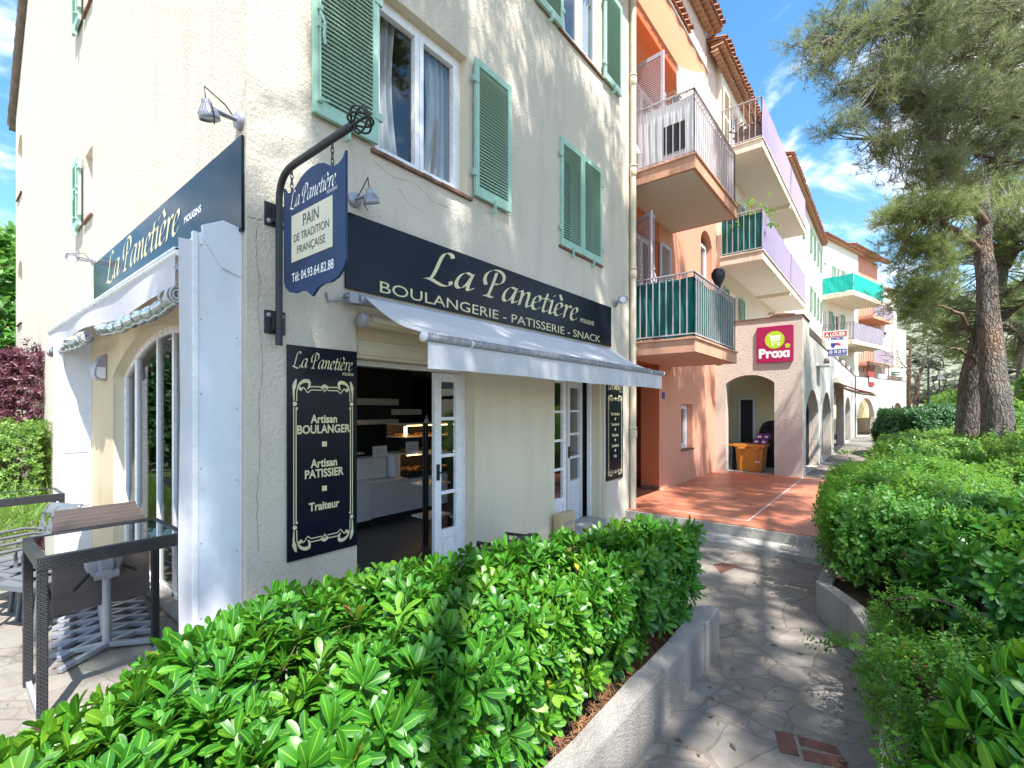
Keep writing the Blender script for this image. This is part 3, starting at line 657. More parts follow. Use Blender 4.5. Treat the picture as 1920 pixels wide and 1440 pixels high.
def glazed_leaf(parent, F, w, h, bars=4, st=.10, low=.42, mat='white_pvc', name='door_leaf', bar_col=True):
    f = MB(); f.lbox(F, 0, st, 0, .05, 0, h); f.lbox(F, w-st, w, 0, .05, 0, h); f.lbox(F, st, w-st, 0, .05, h-st, h); f.lbox(F, st, w-st, 0, .05, low-st, low); f.lbox(F, st, w-st, 0, .05, 0, st)
    f.lbox(F, st, w-st, .012, .036, st, low-st); f.lbox(F, st+.03, w-st-.03, .036, .044, st+.03, low-st-.03)
    for i in range(1, bars):
        c = low+(h-st-low)*i/bars; f.lbox(F, st, w-st, .008, .046, c-.018, c+.018)
    d = f.build(name, mat, parent, .003)
    g_ = MB(); g_.lbox(F, st, w-st, .022, .028, low, h-st); g_.build('pane', 'glass', d)
    h_ = MB(); h_.lbox(F, .02, .05, .05, .07, h*.46, h*.54); h_.tube([F[0]+F[1]*.035+F[2]*.06+F[3]*h*.5, F[0]+F[1]*.035+F[2]*.10+F[3]*h*.5, F[0]+F[1]*.13+F[2]*.10+F[3]*h*.495], .008, 6); h_.build('handle', 'black', d)
    return d
Fd = frame((0, .25, 0), X_, -Y_)
for x0, x1, zt in ((D1[0], D1[1], 2.14), (D2[0], D2[1], 2.22)):
    fr_ = MB(); fr_.lbox(Fd, x1-.05, x1, 0, .06, 0, zt); fr_.lbox(Fd, x0, x0+.05, 0, .06, 0, zt); fr_.lbox(Fd, x0+.05, x1-.05, 0, .06, zt-.05, zt); fr_.build('door_frame', 'white_pvc', BK, .004)
glazed_leaf(BK, frame((1.905, .235, .0), X_, -Y_), .40, 2.08, 4, .09, .42)
glazed_leaf(BK, frame((3.98, .24, .0), X_, -Y_), .47, 2.16, 4, .085, .42)
ua = Vector((math.cos(R(9)), math.sin(R(9)), 0)); glazed_leaf(BK, frame((4.50, .255, .0), ua, (ua.y, -ua.x, 0)), .60, 2.12, 4, .10, .62, 'shaded_door')
for x0, x1 in ((.9, 2.36), (3.93, 5.2)):
    th = MB(); th.box((x0, -.06, -.236), (x1, .30, -.004)); th.build('threshold', 'stone_step', BK)
for pts, wd in (([(.075, 3.02), (.06, 2.8), (.085, 2.62), (.07, 2.45), (.095, 2.2), (.10, 1.95), (.08, 1.7), (.09, 1.4), (.07, 1.1), (.075, .7)], .0042), ([(.002, 3.05), (.06, 3.045), (.13, 3.055), (.2, 3.05)], .006), ([(1.02, 3.86), (1.25, 3.80), (1.5, 3.83), (1.72, 3.74), (1.95, 3.75)], .005), ([(1.3, 3.72), (1.42, 3.62), (1.6, 3.6)], .004), ([(5.95, 3.9), (5.93, 3.6), (5.97, 3.3)], .005)):
    k = MB(); pp = [(x+rng.uniform(-.006, .006), z+rng.uniform(-.006, .006)) for x, z in catmull(pts, 9)]; put_ribbon(k, FY, pp, [wd*rng.uniform(.35, 1.0) for _ in pp], .0015); k.build('crack', 'crack', bw)
k = MB(); k.box((3.985, .188, 1.36), (4.14, .190, 1.66)); k.mat(1)
for j in range(3): k.box((4.0, .186, 1.42+.08*j), (4.10+.02*(j % 2), .188, 1.445+.08*j))
tag(k.build('notice', ['paper', 'blue']), 'white notice with blue lines taped to the glazed door leaf', 'notice')
k = MB(); k.box((.17, .95, .35), (.175, 1.30, 1.75)); k.mat(1); k.box((.165, 1.0, 1.05), (.17, 1.25, 1.6)); k.mat(2); k.box((.165, 1.0, .45), (.17, 1.25, .95))
tag(k.build('poster', ['creamboard', 'magenta', 'purple']), 'pink and purple poster standing behind the terrace door glass', 'poster')
# --- things inside the shop
def counter():
    t = thing('shop_counter', (2.9, 2.6, 0), 'low white counter seen through the open bakery doorway', 'counter')
    k = MB(); k.box((1.6, 2.34, .10), (2.62, 2.95, .62)); k.box((2.66, 2.40, .10), (3.62, 2.95, .60)); k.box((3.64, 2.40, .10), (4.5, 2.95, .60)); k.build('front_panel', 'counter', t, .006)
    k = MB(); k.box((1.6, 2.45, 0), (4.5, 2.95, .10)); k.build('plinth', 'black', t)
    k = MB(); k.box((1.58, 2.30, .62), (2.64, 2.97, .645)); k.box((2.64, 2.37, .60), (3.3, 2.97, .625)); k.build('worktop', 'counter', t, .004)
    k = MB(); k.box((1.6, 2.72, .645), (2.35, 2.95, .95)); k.box((2.38, 2.66, .63), (3.12, 2.95, .96)); k.box((3.14, 2.5, .63), (3.26, 2.95, 1.0)); k.build('raised_back', 'counter', t, .02)
counter()
t = thing('pastry_case', (3.9, 2.7, .6), 'dark glass pastry display lit by warm strips on the shop counter', 'display case')
k = MB(); k.box((3.34, 2.42, .626), (4.5, 3.0, .70)); k.box((3.34, 2.96, .70), (4.5, 3.0, 1.46)); k.build('cabinet', 'black', t)
for z in (.98, 1.24, 1.45):
    k = MB(); k.box((3.32, 2.44, z), (4.5, 2.96, z+.018)); k.build('shelf', 'shelf', t)
k = MB()
for z in (.972, 1.442): k.box((3.36, 2.46, z-.014), (4.48, 2.475, z-.001))
k.box((3.42, 2.6, 1.27), (3.46, 2.62, 1.42)); k.build('strip_lamp', 'warm_lamp', t)
k = MB()
for z in (.70, .998, 1.258):
    for i in range(26):
        x = 3.4+1.05*rng.random(); y = 2.52+.36*rng.random(); r_ = rng.uniform(.025, .045)
        k.lathe((x, y, z), [(0, 0), (r_, .004), (r_*1.05, r_*.6), (r_*.5, r_*1.1), (0, r_*1.15)], 8)
k.build('pastry_tray', 'pastry', t)
k = MB(); k.box((3.34, 2.425, .70), (4.5, 2.43, 1.46)); k.build('pane', 'glass', t)
for i, (px0, px1, py0, py1) in enumerate([(660, 748, 748, 759), (660, 748, 786, 797), (749, 791, 767, 778), (749, 791, 803, 814), (660, 684, 848, 854)]):
    p0 = on_y(px0, py1, 3.38); p1 = on_y(px1, py0, 3.38); k = MB(); k.box((p0.x, 3.38, p0.z), (p1.x, 3.62, p1.z))
    tag(k.build('wall_shelf', 'shelf', None, .004), ['long pale shelf, highest on the dark wall inside the shop', 'long pale shelf under the highest one inside the shop', 'short pale shelf beside the long shelves on the dark shop wall', 'short pale shelf just above the lit pastry case', 'stub of shelf low over the counter by the doorway edge'][i], 'shelf', 'shelves on the dark shop wall')
for i, (px0, px1, py0, py1, y) in enumerate([(699, 726, 835, 857, 2.6), (761, 785, 827, 851, 2.41)]):
    p0 = on_y(px0, py1, y); p1 = on_y(px1, py0, y); k = MB(); k.box((p0.x, y, p0.z), (p1.x, y+.002, p1.z)); k.mat(1)
    w_ = p1.x-p0.x; h_ = p1.z-p0.z
    for j in range(4): k.box((p0.x+w_*.2, y-.001, p0.z+h_*(.3+.13*j)), (p0.x+w_*(.62+.2*((j*7) % 3)/2), y, p0.z+h_*(.32+.13*j)))
    if i == 0: k.mat(0); k.box((p0.x+.05, y+.002, p0.z-.12), (p0.x+.065, y+.02, p0.z+.02))
    tag(k.build('paper_notice', ['paper', 'letter_d']), ['white paper notice on a stand above the shop counter', 'white paper notice stuck on the glass of the lit pastry case'][i], 'notice')
t = thing('display_rack', (2.0, 1.1, 0), 'black metal rack with pale shelves just inside the open shop doorway', 'rack')
k = MB()
for x in (2.54, 2.97):
    for y in (1.05, 1.10): k.box((x-.015, y-.015, 0), (x+.015, y+.015, 1.52))
k.build('post', 'black', t)
for z in (.30, .72, 1.12):
    k = MB(); k.box((2.56, 1.05, z), (2.95, 1.37, z+.022)); k.build('shelf', 'counter', t)
k = MB(); k.lathe((2.54, 1.05, 1.52), [(0, 0), (.03, 0), (.03, .05), (.012, .06), (.012, .10), (0, .1)], 10); k.build('dispenser', 'lgrey', t)
# ================================================================= signs and fittings of the bakery
FXt = frame((0, 0, 0), -Y_, -X_)       # side wall, reading direction
def board_sign(name, label, F, a0, a1, c0, c1, mat, th=.02):
    t = thing(name, F[0]+F[1]*((a0+a1)/2)+F[3]*c0, label, 'sign')
    k = MB(); k.lbox(F, a0, a1, .004, .004+th, c0, c1); k.build('board', mat, t, .002)
    return t
t = board_sign('fascia_sign', 'long dark fascia sign reading La Panetière Boulangerie over the front awning', FY, .75, 5.45, 2.695, 3.325, 'navy')
k = MB(); put_script(k, FY, 1.57, 4.47, 2.948, .325, .0255); k.build('lettering', 'letter', t)
k = MB(); put_text(k, FY, 0, 2.722, 'BOULANGERIE - PATISSERIE - SNACK', .145, .0255, fit=(1.08, 5.08)); k.build('lettering', 'letter', t)
k = MB(); put_text(k, FY, 0, 2.955, 'MOUGINS', .085, .0255, fit=(4.48, 4.88), weight=.001); k.build('lettering', 'letter', t)
t = board_sign('side_fascia_sign', 'dark blue green fascia sign on the sunlit gable above the retracted awning', FXt, -4.75, -.03, 2.95, 3.62, 'dgreen_sign')
k = MB(); put_script(k, FXt, -4.05, -1.26, 3.245, .335, .0255); k.build('lettering', 'letter', t)
k = MB(); put_text(k, FXt, 0, 3.285, 'MOUGINS', .08, .0255, fit=(-1.20, -.80), weight=.0015); k.build('place_name', 'letter_w', t)

def ornament(k, F, a0, a1, c0, c1):
    """whiplash frame painted round a tall panel"""
    w = a1-a0; b = .0225
    for sx_, ax in ((1, a0), (-1, a1)):
        X = lambda d: ax+sx_*d
        for sy, cy in ((1, c1), (-1, c0)):
            Yv = lambda d: cy-sy*d
            put_disc(k, F, X(.018), Yv(.19), .017, b+.001)
            put_ribbon(k, F, catmull([(X(.012), Yv(.17)), (X(.010), Yv(.09)), (X(.018), Yv(.04)), (X(.030), Yv(.004))], 5), [.007+.022*math.sin(math.pi*i/15) if i > 6 else .007+.002*i for i in range(16)], b)
            put_ribbon(k, F, catmull([(X(.033), Yv(.17)), (X(.034), Yv(.10)), (X(.048), Yv(.05)), (X(.085), Yv(.018)), (X(.125), Yv(.018)), (X(.132), Yv(.045)), (X(.118), Yv(.075))], 5), [.008+.020*max(0, math.sin(math.pi*(i-8)/20)) for i in range(31)], b+.0003)
            put_ribbon(k, F, [(X(.118), Yv(.075)), (X(.142), Yv(.056)), (X(.22), Yv(.056)), (X(.25), Yv(.082)), (X(w/2), Yv(.096))], .009, b+.0006)
            put_ribbon(k, F, catmull([(X(.052), Yv(.062)), (X(.066), Yv(.085)), (X(.085), Yv(.066)), (X(.118), Yv(.106))], 4)+[(X(.145), Yv(.082)), (X(.232), Yv(.082))], [.024, .024, .022, .020, .016, .013, .011, .010, .009, .008, .008, .008, .008, .008, .008][:15], b+.0009)
        put_ribbon(k, F, [(X(.010), c0+.21), (X(.010), c1-.21)], .007, b); put_ribbon(k, F, [(X(.028), c0+.23), (X(.028), c1-.23)], .008, b)
        put_disc(k, F, X(.032), c1-.225, .010, b+.001); put_disc(k, F, X(.032), c0+.225, .010, b+.001)
    for sy, cy in ((1, c1), (-1, c0)):
        m = (a0+a1)/2; f = [(m+.032*math.cos(x), cy-sy*.066+sy*.030*math.sin(x)) for x in [math.pi*i/10 for i in range(11)]]
        o, u, n, w_ = F; fl = (u.cross(w_).dot(n) < 0) ^ (sy < 0)
        idx = tuple(range(11)); k.add([o+u*p+n*(b+.0015)+w_*q for p, q in f], [idx[::-1] if fl else idx], False)
for x0, x1, lines, label, nm in ((.275, .857, [('Artisan', .09, 1.065), ('BOULANGER', .09, .985), ('s', 0, .865), ('Artisan', .09, .72), ('PATISSIER', .09, .64), ('s', 0, .515), ('Traiteur', .09, .385)], 'tall dark panel with ornate cream frame reading Artisan Boulanger, near the building corner', 1),
                        (5.306, 5.88, [('Pains Spéciaux', .07, 1.066), ('s', 0, .98), ('Viennoiseries', .07, .897), ('s', 0, .81), ('Pâtisseries', .07, .723), ('s', 0, .64), ('Sandwiches', .07, .553), ('s', 0, .47), ('Salés', .07, .385)], 'tall dark panel with ornate cream frame reading Pains Spéciaux, beside the downpipe', 2)):
    z0, z1 = .56, 2.18
    t = board_sign('panel_sign', label, FY, x0, x1, z0, z1, 'navy', .016)
    k = MB(); put_script(k, FY, x0+.03, x1-.035, z1-.165, .12, .0215); k.build('lettering', 'letter', t)
    k = MB(); put_text(k, FY, 0, z1-.205, 'MOUGINS', .034, .0215, fit=(x1-.135, x1-.035), weight=.0006); k.build('lettering', 'letter', t)
    k = MB(); ornament(k, FY, x0+.035, x1-.035, z0+.06, z1-.25)
    k.build('ornament', 'letter', t); m = (x0+x1)/2
    for body, s_, c in lines:
        k = MB()
        if body == 's': k.lbox(FY, m-.02, m+.02, .0202, .0215, z0+c-.02, z0+c+.02)
        else: put_text(k, FY, m, z0+c-s_*.36, body, s_, .0215, weight=.0026 if nm == 1 else .0014, sx=.84 if nm == 1 else .74)
        k.build('lettering', 'letter', t)

# hanging sign and its bracket
t = thing('sign_bracket', (.19, 0, 2.3), 'black bent pipe bracket with a ball finial bolted to the stucco', 'bracket')
xb = .19; k = MB()
k.tube([(xb, -.07, 2.16), (xb, -.07, 3.16), (xb, -.075, 3.24), (xb, -.10, 3.31), (xb, -.15, 3.36), (xb, -.22, 3.385), (xb, -.32, 3.39), (xb, -1.02, 3.39)], .024, 14); k.build('pipe', 'iron', t)
for z in (2.33, 3.11):
    k = MB(); k.box((xb-.075, -.012, z-.085), (xb+.075, 0, z+.085)); k.box((xb-.03, -.05, z-.06), (xb+.03, -.012, z+.06)); pq = k.build('fixing_plate', 'iron', t, .003)
    k = MB()
    for dx in (-.045, .045): k.lathe((xb+dx, -.012, z-.05 if z > 3 else z+.05), [(0, .012), (.014, .01), (.018, 0)], 10, (0, -1, 0))
    k.build('bolt', 'lgrey', pq)
k = MB()
for i in range(8):
    a = 2*math.pi*i/8; k.tube([(xb+.075*math.sin(th)*math.cos(a), -1.09-.07*math.cos(th)*-1, 3.39+.075*math.sin(th)*math.sin(a)) for th in [math.pi*j/8 for j in range(9)]], .007, 5)
k.build('finial', 'iron', t)
t = thing('hanging_sign', (xb, -.55, 2.45), 'blue hanging sign with scalloped edges reading Pain de Tradition Française', 'sign')
Fh = frame((xb, 0, 0), -Y_, -X_)       # a = -y
A0, A1 = .16, .944
top = [(A0, 3.175), (A0+.10, 3.195)]+[(A0+.10+.06*i/4, 3.195+.045*i/4) for i in range(1, 5)]+[(A0+.20, 3.268), (A0+.26, 3.292), (A0+.392, 3.300), (A0+.524, 3.292), (A0+.584, 3.268)]+[(A1-.16+.06*i/4, 3.24-.045*i/4) for i in range(5)][0:4]+[(A1-.06, 3.205), (A1, 3.262)]
top = [(A0, 3.262), (A0+.03, 3.225), (A0+.08, 3.205), (A0+.13, 3.208), (A0+.18, 3.228), (A0+.24, 3.262), (A0+.31, 3.284), (A0+.392, 3.290), (A0+.474, 3.284), (A0+.544, 3.262), (A0+.604, 3.228), (A0+.654, 3.208), (A0+.704, 3.205), (A0+.754, 3.225), (A1, 3.262)]
bot = [(A1, 2.60), (A1-.02, 2.56), (A1-.08, 2.515), (A1-.16, 2.495), (A1-.25, 2.50), (A1-.32, 2.485), (A1-.392, 2.44), (A1-.464, 2.485), (A1-.534, 2.50), (A1-.624, 2.495), (A1-.704, 2.515), (A1-.764, 2.56), (A0, 2.60)]
k = MB(); k.prism(Fh, top+bot, -.008, .008); k.build('board', 'bluesign', t)
k = MB(); k.lbox(Fh, A0+.12, A1-.14, .008, .012, 2.71, 3.03); k.build('cream_plate', 'creamboard', t)
k = MB(); put_script(k, Fh, A0+.085, A1-.09, 3.085, .115, .0095, .20); k.build('lettering', 'letter_w', t)
k = MB(); put_text(k, Fh, 0, 3.055, 'MOUGINS', .032, .0095, fit=(A1-.21, A1-.09)); k.build('lettering', 'letter_w', t)
k = MB(); put_text(k, Fh, 0, 2.575, 'Tél: 04.93.64.82.88', .085, .0095, fit=(A0+.12, A1-.13), weight=.0012); k.build('lettering', 'letter_w', t)
for s_, c, body, hw in ((.115, 2.925, 'PAIN', .10), (.076, 2.84, 'DE TRADITION', .225), (.076, 2.755, 'FRANÇAISE', .18)):
    k = MB(); put_text(k, Fh, 0, c, body, s_, .0135, fit=((A0+A1)/2-.01-hw, (A0+A1)/2-.01+hw)); k.build('lettering', 'letter_d', t)
k = MB()
for a in (A0+.10, A1-.16):
    for i in range(5):
        z = 3.215+.034*i; pts = [(xb+(.009*math.sin(q) if i % 2 else 0), -a+(0 if i % 2 else .009*math.sin(q)), z+.022*math.cos(q)) for q in [2*math.pi*j/10 for j in range(11)]]; k.tube(pts, .0035, 5, False)
k.build('chain', 'iron', t)

def spotlight(base, normal, head, aim, label):
    base, normal, head, aim = Vector(base), Vector(normal), Vector(head), Vector(aim).normalized()
    t = thing('spotlight', base, label, 'spotlight', 'small grey spotlights of the bakery')
    k = MB(); k.lathe(base, [(.062, 0), (.062, .02), (.055, .035), (0, .037)], 18, normal); k.build('base', 'steel', t)
    k = MB(); st = base+normal*.03; s_ = normal.cross(aim).normalized()*.02
    for q in (s_, -s_): k.tube([st+q*.6, head-aim*.02+q], .011, 6)
    k.build('arm', 'steel', t)
    k = MB(); k.lathe(head-aim*.07, [(0, 0), (.026, .004), (.030, .03), (.034, .045), (.058, .085), (.064, .10), (.064, .125), (.056, .125), (.05, .11), (0, .105)], 18, aim)
    for i in range(18):
        a = aim.orthogonal().normalized(); b_ = aim.cross(a); q = a*math.cos(i*.349)+b_*math.sin(i*.349); k.tube([head-aim*.03+q*.034, head+aim*.02+q*.063], .0035, 4)
    hd = k.build('head', 'steel', t)
    k = MB(); k.lathe(head+aim*.041, [(.05, 0), (0, .004)], 14, aim); k.build('lens', 'paper', hd)
    k = MB(); k.tube([head-aim*.05, head-aim*.10+Z_*.05, (head+base)/2+Z_*.08, base+normal*.05+Z_*.01], .005, 5); k.build('cable', 'iron', t)
    k = MB(); a = aim.cross(Z_).normalized() if abs(aim.z) < .95 else Y_; k.tube([head-a*.07-aim*.02, head-a*.075+aim*.05, head-a*.05+aim*.10], .004, 5); k.build('bracket', 'iron', hd)
spotlight((0, .09, 3.74), (-1, 0, 0), (-.22, .06, 3.70), (.25, .10, -.95), 'grey spotlight on the gable close to the building corner')
spotlight((0, 4.80, 3.68), (-1, 0, 0), (-.24, 4.72, 3.66), (-.2, -.9, -.25), 'grey spotlight facing out at the far end of the side fascia sign')
spotlight((.84, 0, 3.45), (0, -1, 0), (.88, -.18, 3.44), (.35, .15, -.9), 'grey spotlight on the facade just behind the hanging blue sign')
spotlight((5.60, 0, 3.42), (0, -1, 0), (5.56, -.17, 3.44), (-.8, -.5, .1), 'grey spotlight near the downpipe at the end of the front fascia sign')

# downpipe
t = thing('downpipe', (6.2, -.06, 0), 'beige downpipe between the cream facade and the orange building', 'pipe')
k = MB(); k.tube([(6.17, -.07, -.24), (6.17, -.07, 9.0)], .05, 14); k.build('pipe', 'beige_pipe', t)
for z in (1.27, 4.0, 5.75, 7.3):
    k = MB(); k.lathe((6.17, -.07, z-.07), [(.051, 0), (.062, .01), (.062, .13), (.056, .14), (.056, .02)], 14); k.lathe((6.17, -.07, z+.09), [(.051, 0), (.064, .005), (.064, .03), (.051, .035)], 14)
    k.box((6.16, -.03, z+.095), (6.18, 0, z+.115)); k.build('collar', 'beige_pipe', t)
k = MB(); k.tube([(6.6, -.02, 2.9), (6.40, -.05, 2.86), (6.28, -.07, 2.78), (6.19, -.07, 2.62)], .028, 10); k.build('branch_pipe', 'beige_pipe', t)

# front awning, half extended
t = thing('front_awning', (3, -.5, 2.2), 'white cloth awning extended over the bakery shopfront', 'awning')
x0, x1 = .84, 5.26
k = MB(); k.tube([(x0, -.10, 2.60), (x1, -.10, 2.60)], .045, 14); k.build('roller', 'lgrey', t)
k = MB(); k.grid(lambda i, j: Vector((x0+.015+(x1-x0-.03)*i, -.10-.80*j, 2.645-.40*j-.045*math.sin(math.pi*j)-(.010*math.sin(i*19+j*3)+.006*math.sin(i*43-j*5))*math.sin(math.pi*j)-.006*max(0, math.sin(i*71+2*math.sin(j*4)))*j)), 130, 18); cl = k.build('canopy', 'awning', t)
k = MB(); k.tube([(x0-.03, -.915, 2.215), (x1+.03, -.915, 2.215)], .034, 12)
for i in range(150):
    x = x0+(x1-x0)*i/149; k.lbox((Vector((x, -.94, 2.232)), X_, -Y_, Z_), 0, .012, -.01, .010+.006*rng.random(), -.02, .012)
k.build('front_bar', 'awning_bar', t)
k = MB()
for x in (x0-.032, x1+.028): k.lathe((x, -.915, 2.215), [(0, -.004), (.037, -.004), (.037, .02), (.03, .02)], 14, (1, 0, 0))
for x in (x0+.45, x1-.45): k.tube([(x, -.915, 2.25), (x, -.955, 2.215), (x, -.915, 2.175), (x, -.87, 2.21)], .012, 6)
k.build('end_cap', 'white', t)
k = MB(); k.grid(lambda i, j: Vector((x0+.005+(x1-x0-.01)*i, -.925-.012*math.sin(i*31)*j-.006*math.sin(i*77)*j, 2.195-.205*j+.006*math.sin(i*9)*j)), 120, 4); k.build('valance', 'awning', t)
k = MB()
k.tube([(x0+.10, -.11, 2.45), (x0+.9, -.14, 2.43)], .028, 6); k.tube([(x0+.9, -.14, 2.43), (x0+.5, -.88, 2.24)], .022, 6); k.tube([(x1-.1, -.11, 2.45), (x1-.9, -.14, 2.43)], .028, 6); k.tube([(x1-.9, -.14, 2.43), (x1-.5, -.88, 2.24)], .022, 6); k.box((x0+.05, -.10, 2.405), (x1-.05, -.0, 2.465))
k.build('folding_arm', 'smooth', t)
k = MB(); k.lathe((x0-.02, -.11, 2.43), [(0, 0), (.055, .0), (.062, .012), (.062, .05), (.05, .06), (0, .06)], 18, (1, 0, 0)); k.box((x0-.12, -.13, 2.56), (x0+.0, -.04, 2.64)); k.box((x0-.14, -.12, 2.60), (x0-.11, -.06, 2.62)); k.tube([(x0-.14, -.06, 2.58), (x0-.24, -.02, 2.56), (x0-.25, -.005, 2.63)], .01, 6); k.lathe((x0-.03, -.10, 2.60), [(.05, 0), (.05, .05), (.045, .05)], 14, (1, 0, 0))
k.build('motor_bracket', 'lgrey', t)

# side awning, folded into its cassette, with rolled vinyl curtains
t = thing('side_awning', (-.2, 3, 2.8), 'white awning retracted in its cassette along the sunlit gable', 'awning')
prof = [(.0, 2.98), (.12, 3.0), (.245, 2.93), (.255, 2.88), (.24, 2.84), (.1, 2.66), (.0, 2.64)]
Fc = frame((0, 0, 0), -X_, -Y_)
k = MB(); k.prism(frame((0, 0, 0), -X_, -Y_), [(.0, 2.945), (.10, 2.945), (.255, 2.885), (.278, 2.86), (.278, 2.80), (.0, 2.80)], -6.05, -.09); k.build('cassette', 'white_pvc', t, .006)
k = MB(); k.prism(frame((0, .085, 0), -X_, -Y_), [(.0, 2.975), (.12, 3.0), (.25, 2.93), (.245, 2.845), (.13, 2.67), (.0, 2.63)], -.012, .012); k.build('end_plate', 'panel_white', t, .004)
k = MB(); k.tube([(-.285, .42, 2.815), (-.285, 6.1, 2.815)], .028, 10); k.box((-.315, .42, 2.825), (-.25, 6.1, 2.843)); k.build('front_bar', 'white_pvc', t)
k = MB(); k.grid(lambda i, j: Vector((-.295-.018*math.sin(i*15)*j, .46+5.6*i, 2.81-(.23+.04*math.sin(i*7))*j)), 70, 5); k.build('valance', 'awning', t)
def roll(y0, y1, sag):
    k = MB()
    for r_, sw in ((.056, 0), (.050, 1.3)):
        k.tube([(-.275+.012*math.sin(4*s+sw), y0+(y1-y0)*s, 2.52-sag*math.sin(math.pi*s)*(1 if sw == 0 else 1.15)-.015*math.sin(9*s+sw)) for s in [i/26 for i in range(27)]], [r_*(1+.14*math.sin(i*1.9+sw)+.08*math.sin(i*4.1)) for i in range(27)], 14)
    c = k.build('vinyl_roll', 'clearroll', t)
    k = MB()
    for j in range(2):
        yy = y0-.006 if j == 0 else y1-.04
        k.tube([(-.275+.05*(1-q/42)*math.cos(q*.42), yy, 2.52+.066*(1-q/42)*math.sin(q*.42)) for q in range(34)], .008, 5)
    k.lathe((-.275, y0-.004, 2.52), [(.062, 0), (.066, .05), (.060, .06)], 16, (0, 1, 0)); k.build('roll_end', 'awning', c)
    k = MB()
    for yy in (y0+.16, y1-.2): k.tube([(-.275+.066*math.cos(q), yy, 2.52+.066*math.sin(q)) for q in [2*math.pi*i/14 for i in range(15)]], .009, 5)
    k.tube([(-.29, y0+.1, 2.84), (-.22, y0+.02, 2.58)], .008, 5); k.build('strap', 'awning', c)
roll(.50, 2.85, .05); roll(3.6, 6.0, .03)
k = MB(); k.grid(lambda i, j: Vector((-.29+.10*i+.03*math.sin(j*4), .44-.02*math.sin(i*3), 2.87-.20*j+.06*abs(i-.5)*j)), 5, 8); k.build('loose_flap', 'clearroll', t)
k = MB(); k.tube([(-.02, .5, 2.70), (-.16, .55, 2.66), (-.25, .5, 2.8)], .02, 6); k.box((-.06, .42, 2.62), (-.01, .52, 2.78)); k.build('folding_arm', 'smooth', t)

def side_panel(y, label, hi=2.86, rails=()):
    t = thing('windbreak_panel', (-.15, y, 0), label, 'screen panel', 'white panels closing the terrace ends')
    k = MB(); k.box((-.27, y-.008, -.22), (-.012, y+.008, hi)); k.build('sheet', 'panel_white', t, .002)
    k = MB(); k.box((-.30, y-.018, -.235), (-.27, y+.018, hi+.02)); k.box((-.012, y-.018, -.235), (0, y+.018, hi))
    for z in rails: k.box((-.27, y-.02, z), (-.012, y+.02, z+.035))
    k.build('frame', 'white_pvc', t, .002)
    k = MB()
    for i in range(6):
        for x in (-.25, -.03): k.lathe((x, y-.008, .2+.5*i+(.1 if x < -.1 else 0)), [(.006, 0), (.004, .004), (0, .005)], 8, (0, -1, 0))
    k.build('rivet', 'steel', t)
    k = MB(); k.grid(lambda i, j: Vector((-.30-.07*i+.004*math.sin(i*5+j*9)*i, y+.004*math.sin(j*11)+.01*i, hi-.04-(hi+.24)*j)), 6, 60); k.build('fabric_edge', 'awning', t)
side_panel(.10, 'tall white panel tinted shade blue standing at the building corner by the terrace')
side_panel(5.05, 'white panel with a mid rail closing the far end of the terrace', 2.62, (1.12, .40))
t = thing('wall_lamp', (-.05, 4.25, 1.85), 'grey quarter round lamp on the terrace wall by the arched door', 'wall lamp')
k = MB(); z0, z1, w_ = 2.06, 2.39, .125; Fq = frame((-.005, 4.10, 0), -X_, -Y_)
k.prism(Fq, [(0, z0), (0, z1)]+[(w_*math.sin(R(q)), z0+.05+(z1-z0-.05)*math.cos(R(q))) for q in range(10, 91, 10)]+[(w_*.8, z0+.015), (w_*.5, z0)], -.22, 0); k.build('housing', 'steel', t, .006)
k = MB(); k.prism(Fq, [(.012, z0+.02), (.012, z0+.16), (w_*.74, z0+.16), (w_*.82, z0+.09), (w_*.78, z0+.045), (w_*.5, z0+.02)], 0, .004); k.build('diffuser', 'paper', t)

# mailbox, wicker chair back, in front of the shop
t = thing('mailbox', (3.4, -.08, 0), 'small beige steel mailbox by the shop door above the hedge', 'mailbox')
p0 = on_y(1040, 992, -.02); p1 = on_y(1067, 955, -.02)
k = MB(); k.box((p0.x, -.12, p0.z-.12), (p1.x, -.001, p1.z)); k.build('body', 'mailbeige', t, .008)
k = MB(); w_ = p1.x-p0.x; k.box((p0.x+w_*.2, -.126, p1.z-.075), (p1.x-w_*.15, -.12, p1.z-.05)); k.build('flap', 'mailbeige', t, .002)
k = MB(); k.box((p0.x+w_*.25, -.1265, p1.z-.16), (p1.x-w_*.2, -.12, p1.z-.12)); k.lathe((p0.x+w_*.2, -.12, p1.z-.2), [(.012, 0), (0, .006)], 8, (0, -1, 0)); k.build('name_plate', 'lgrey', t)
t = thing('wicker_chair', (2.35, -.55, PZ), 'black wicker armchair behind the hedge against the shop wall', 'chair')
c = on_y(985, 1000, -.50); k = MB(); zt = c.z-.05
k.tube([(c.x-.24, -.50, PZ), (c.x-.25, -.50, zt-.10), (c.x-.22, -.49, zt-.02), (c.x-.1, -.48, zt), (c.x+.1, -.48, zt), (c.x+.22, -.49, zt-.02), (c.x+.25, -.50, zt-.10), (c.x+.24, -.50, PZ)], .028, 10); k.build('back_frame', 'wicker', t)
k = MB(); k.box((c.x-.23, -.50, PZ+.42), (c.x+.23, -.47, zt-.02)); k.build('backrest', 'wicker', t)
k = MB(); k.box((c.x-.25, -.48, PZ+.38), (c.x+.25, -.05, PZ+.44)); k.build('seat', 'wicker', t, .01)
for x in (c.x-.24, c.x+.24):
    k = MB(); k.tube([(x, -.05, PZ), (x, -.05, PZ+.50), (x, -.46, PZ+.52)], .025, 8); k.build('arm', 'wicker', t)

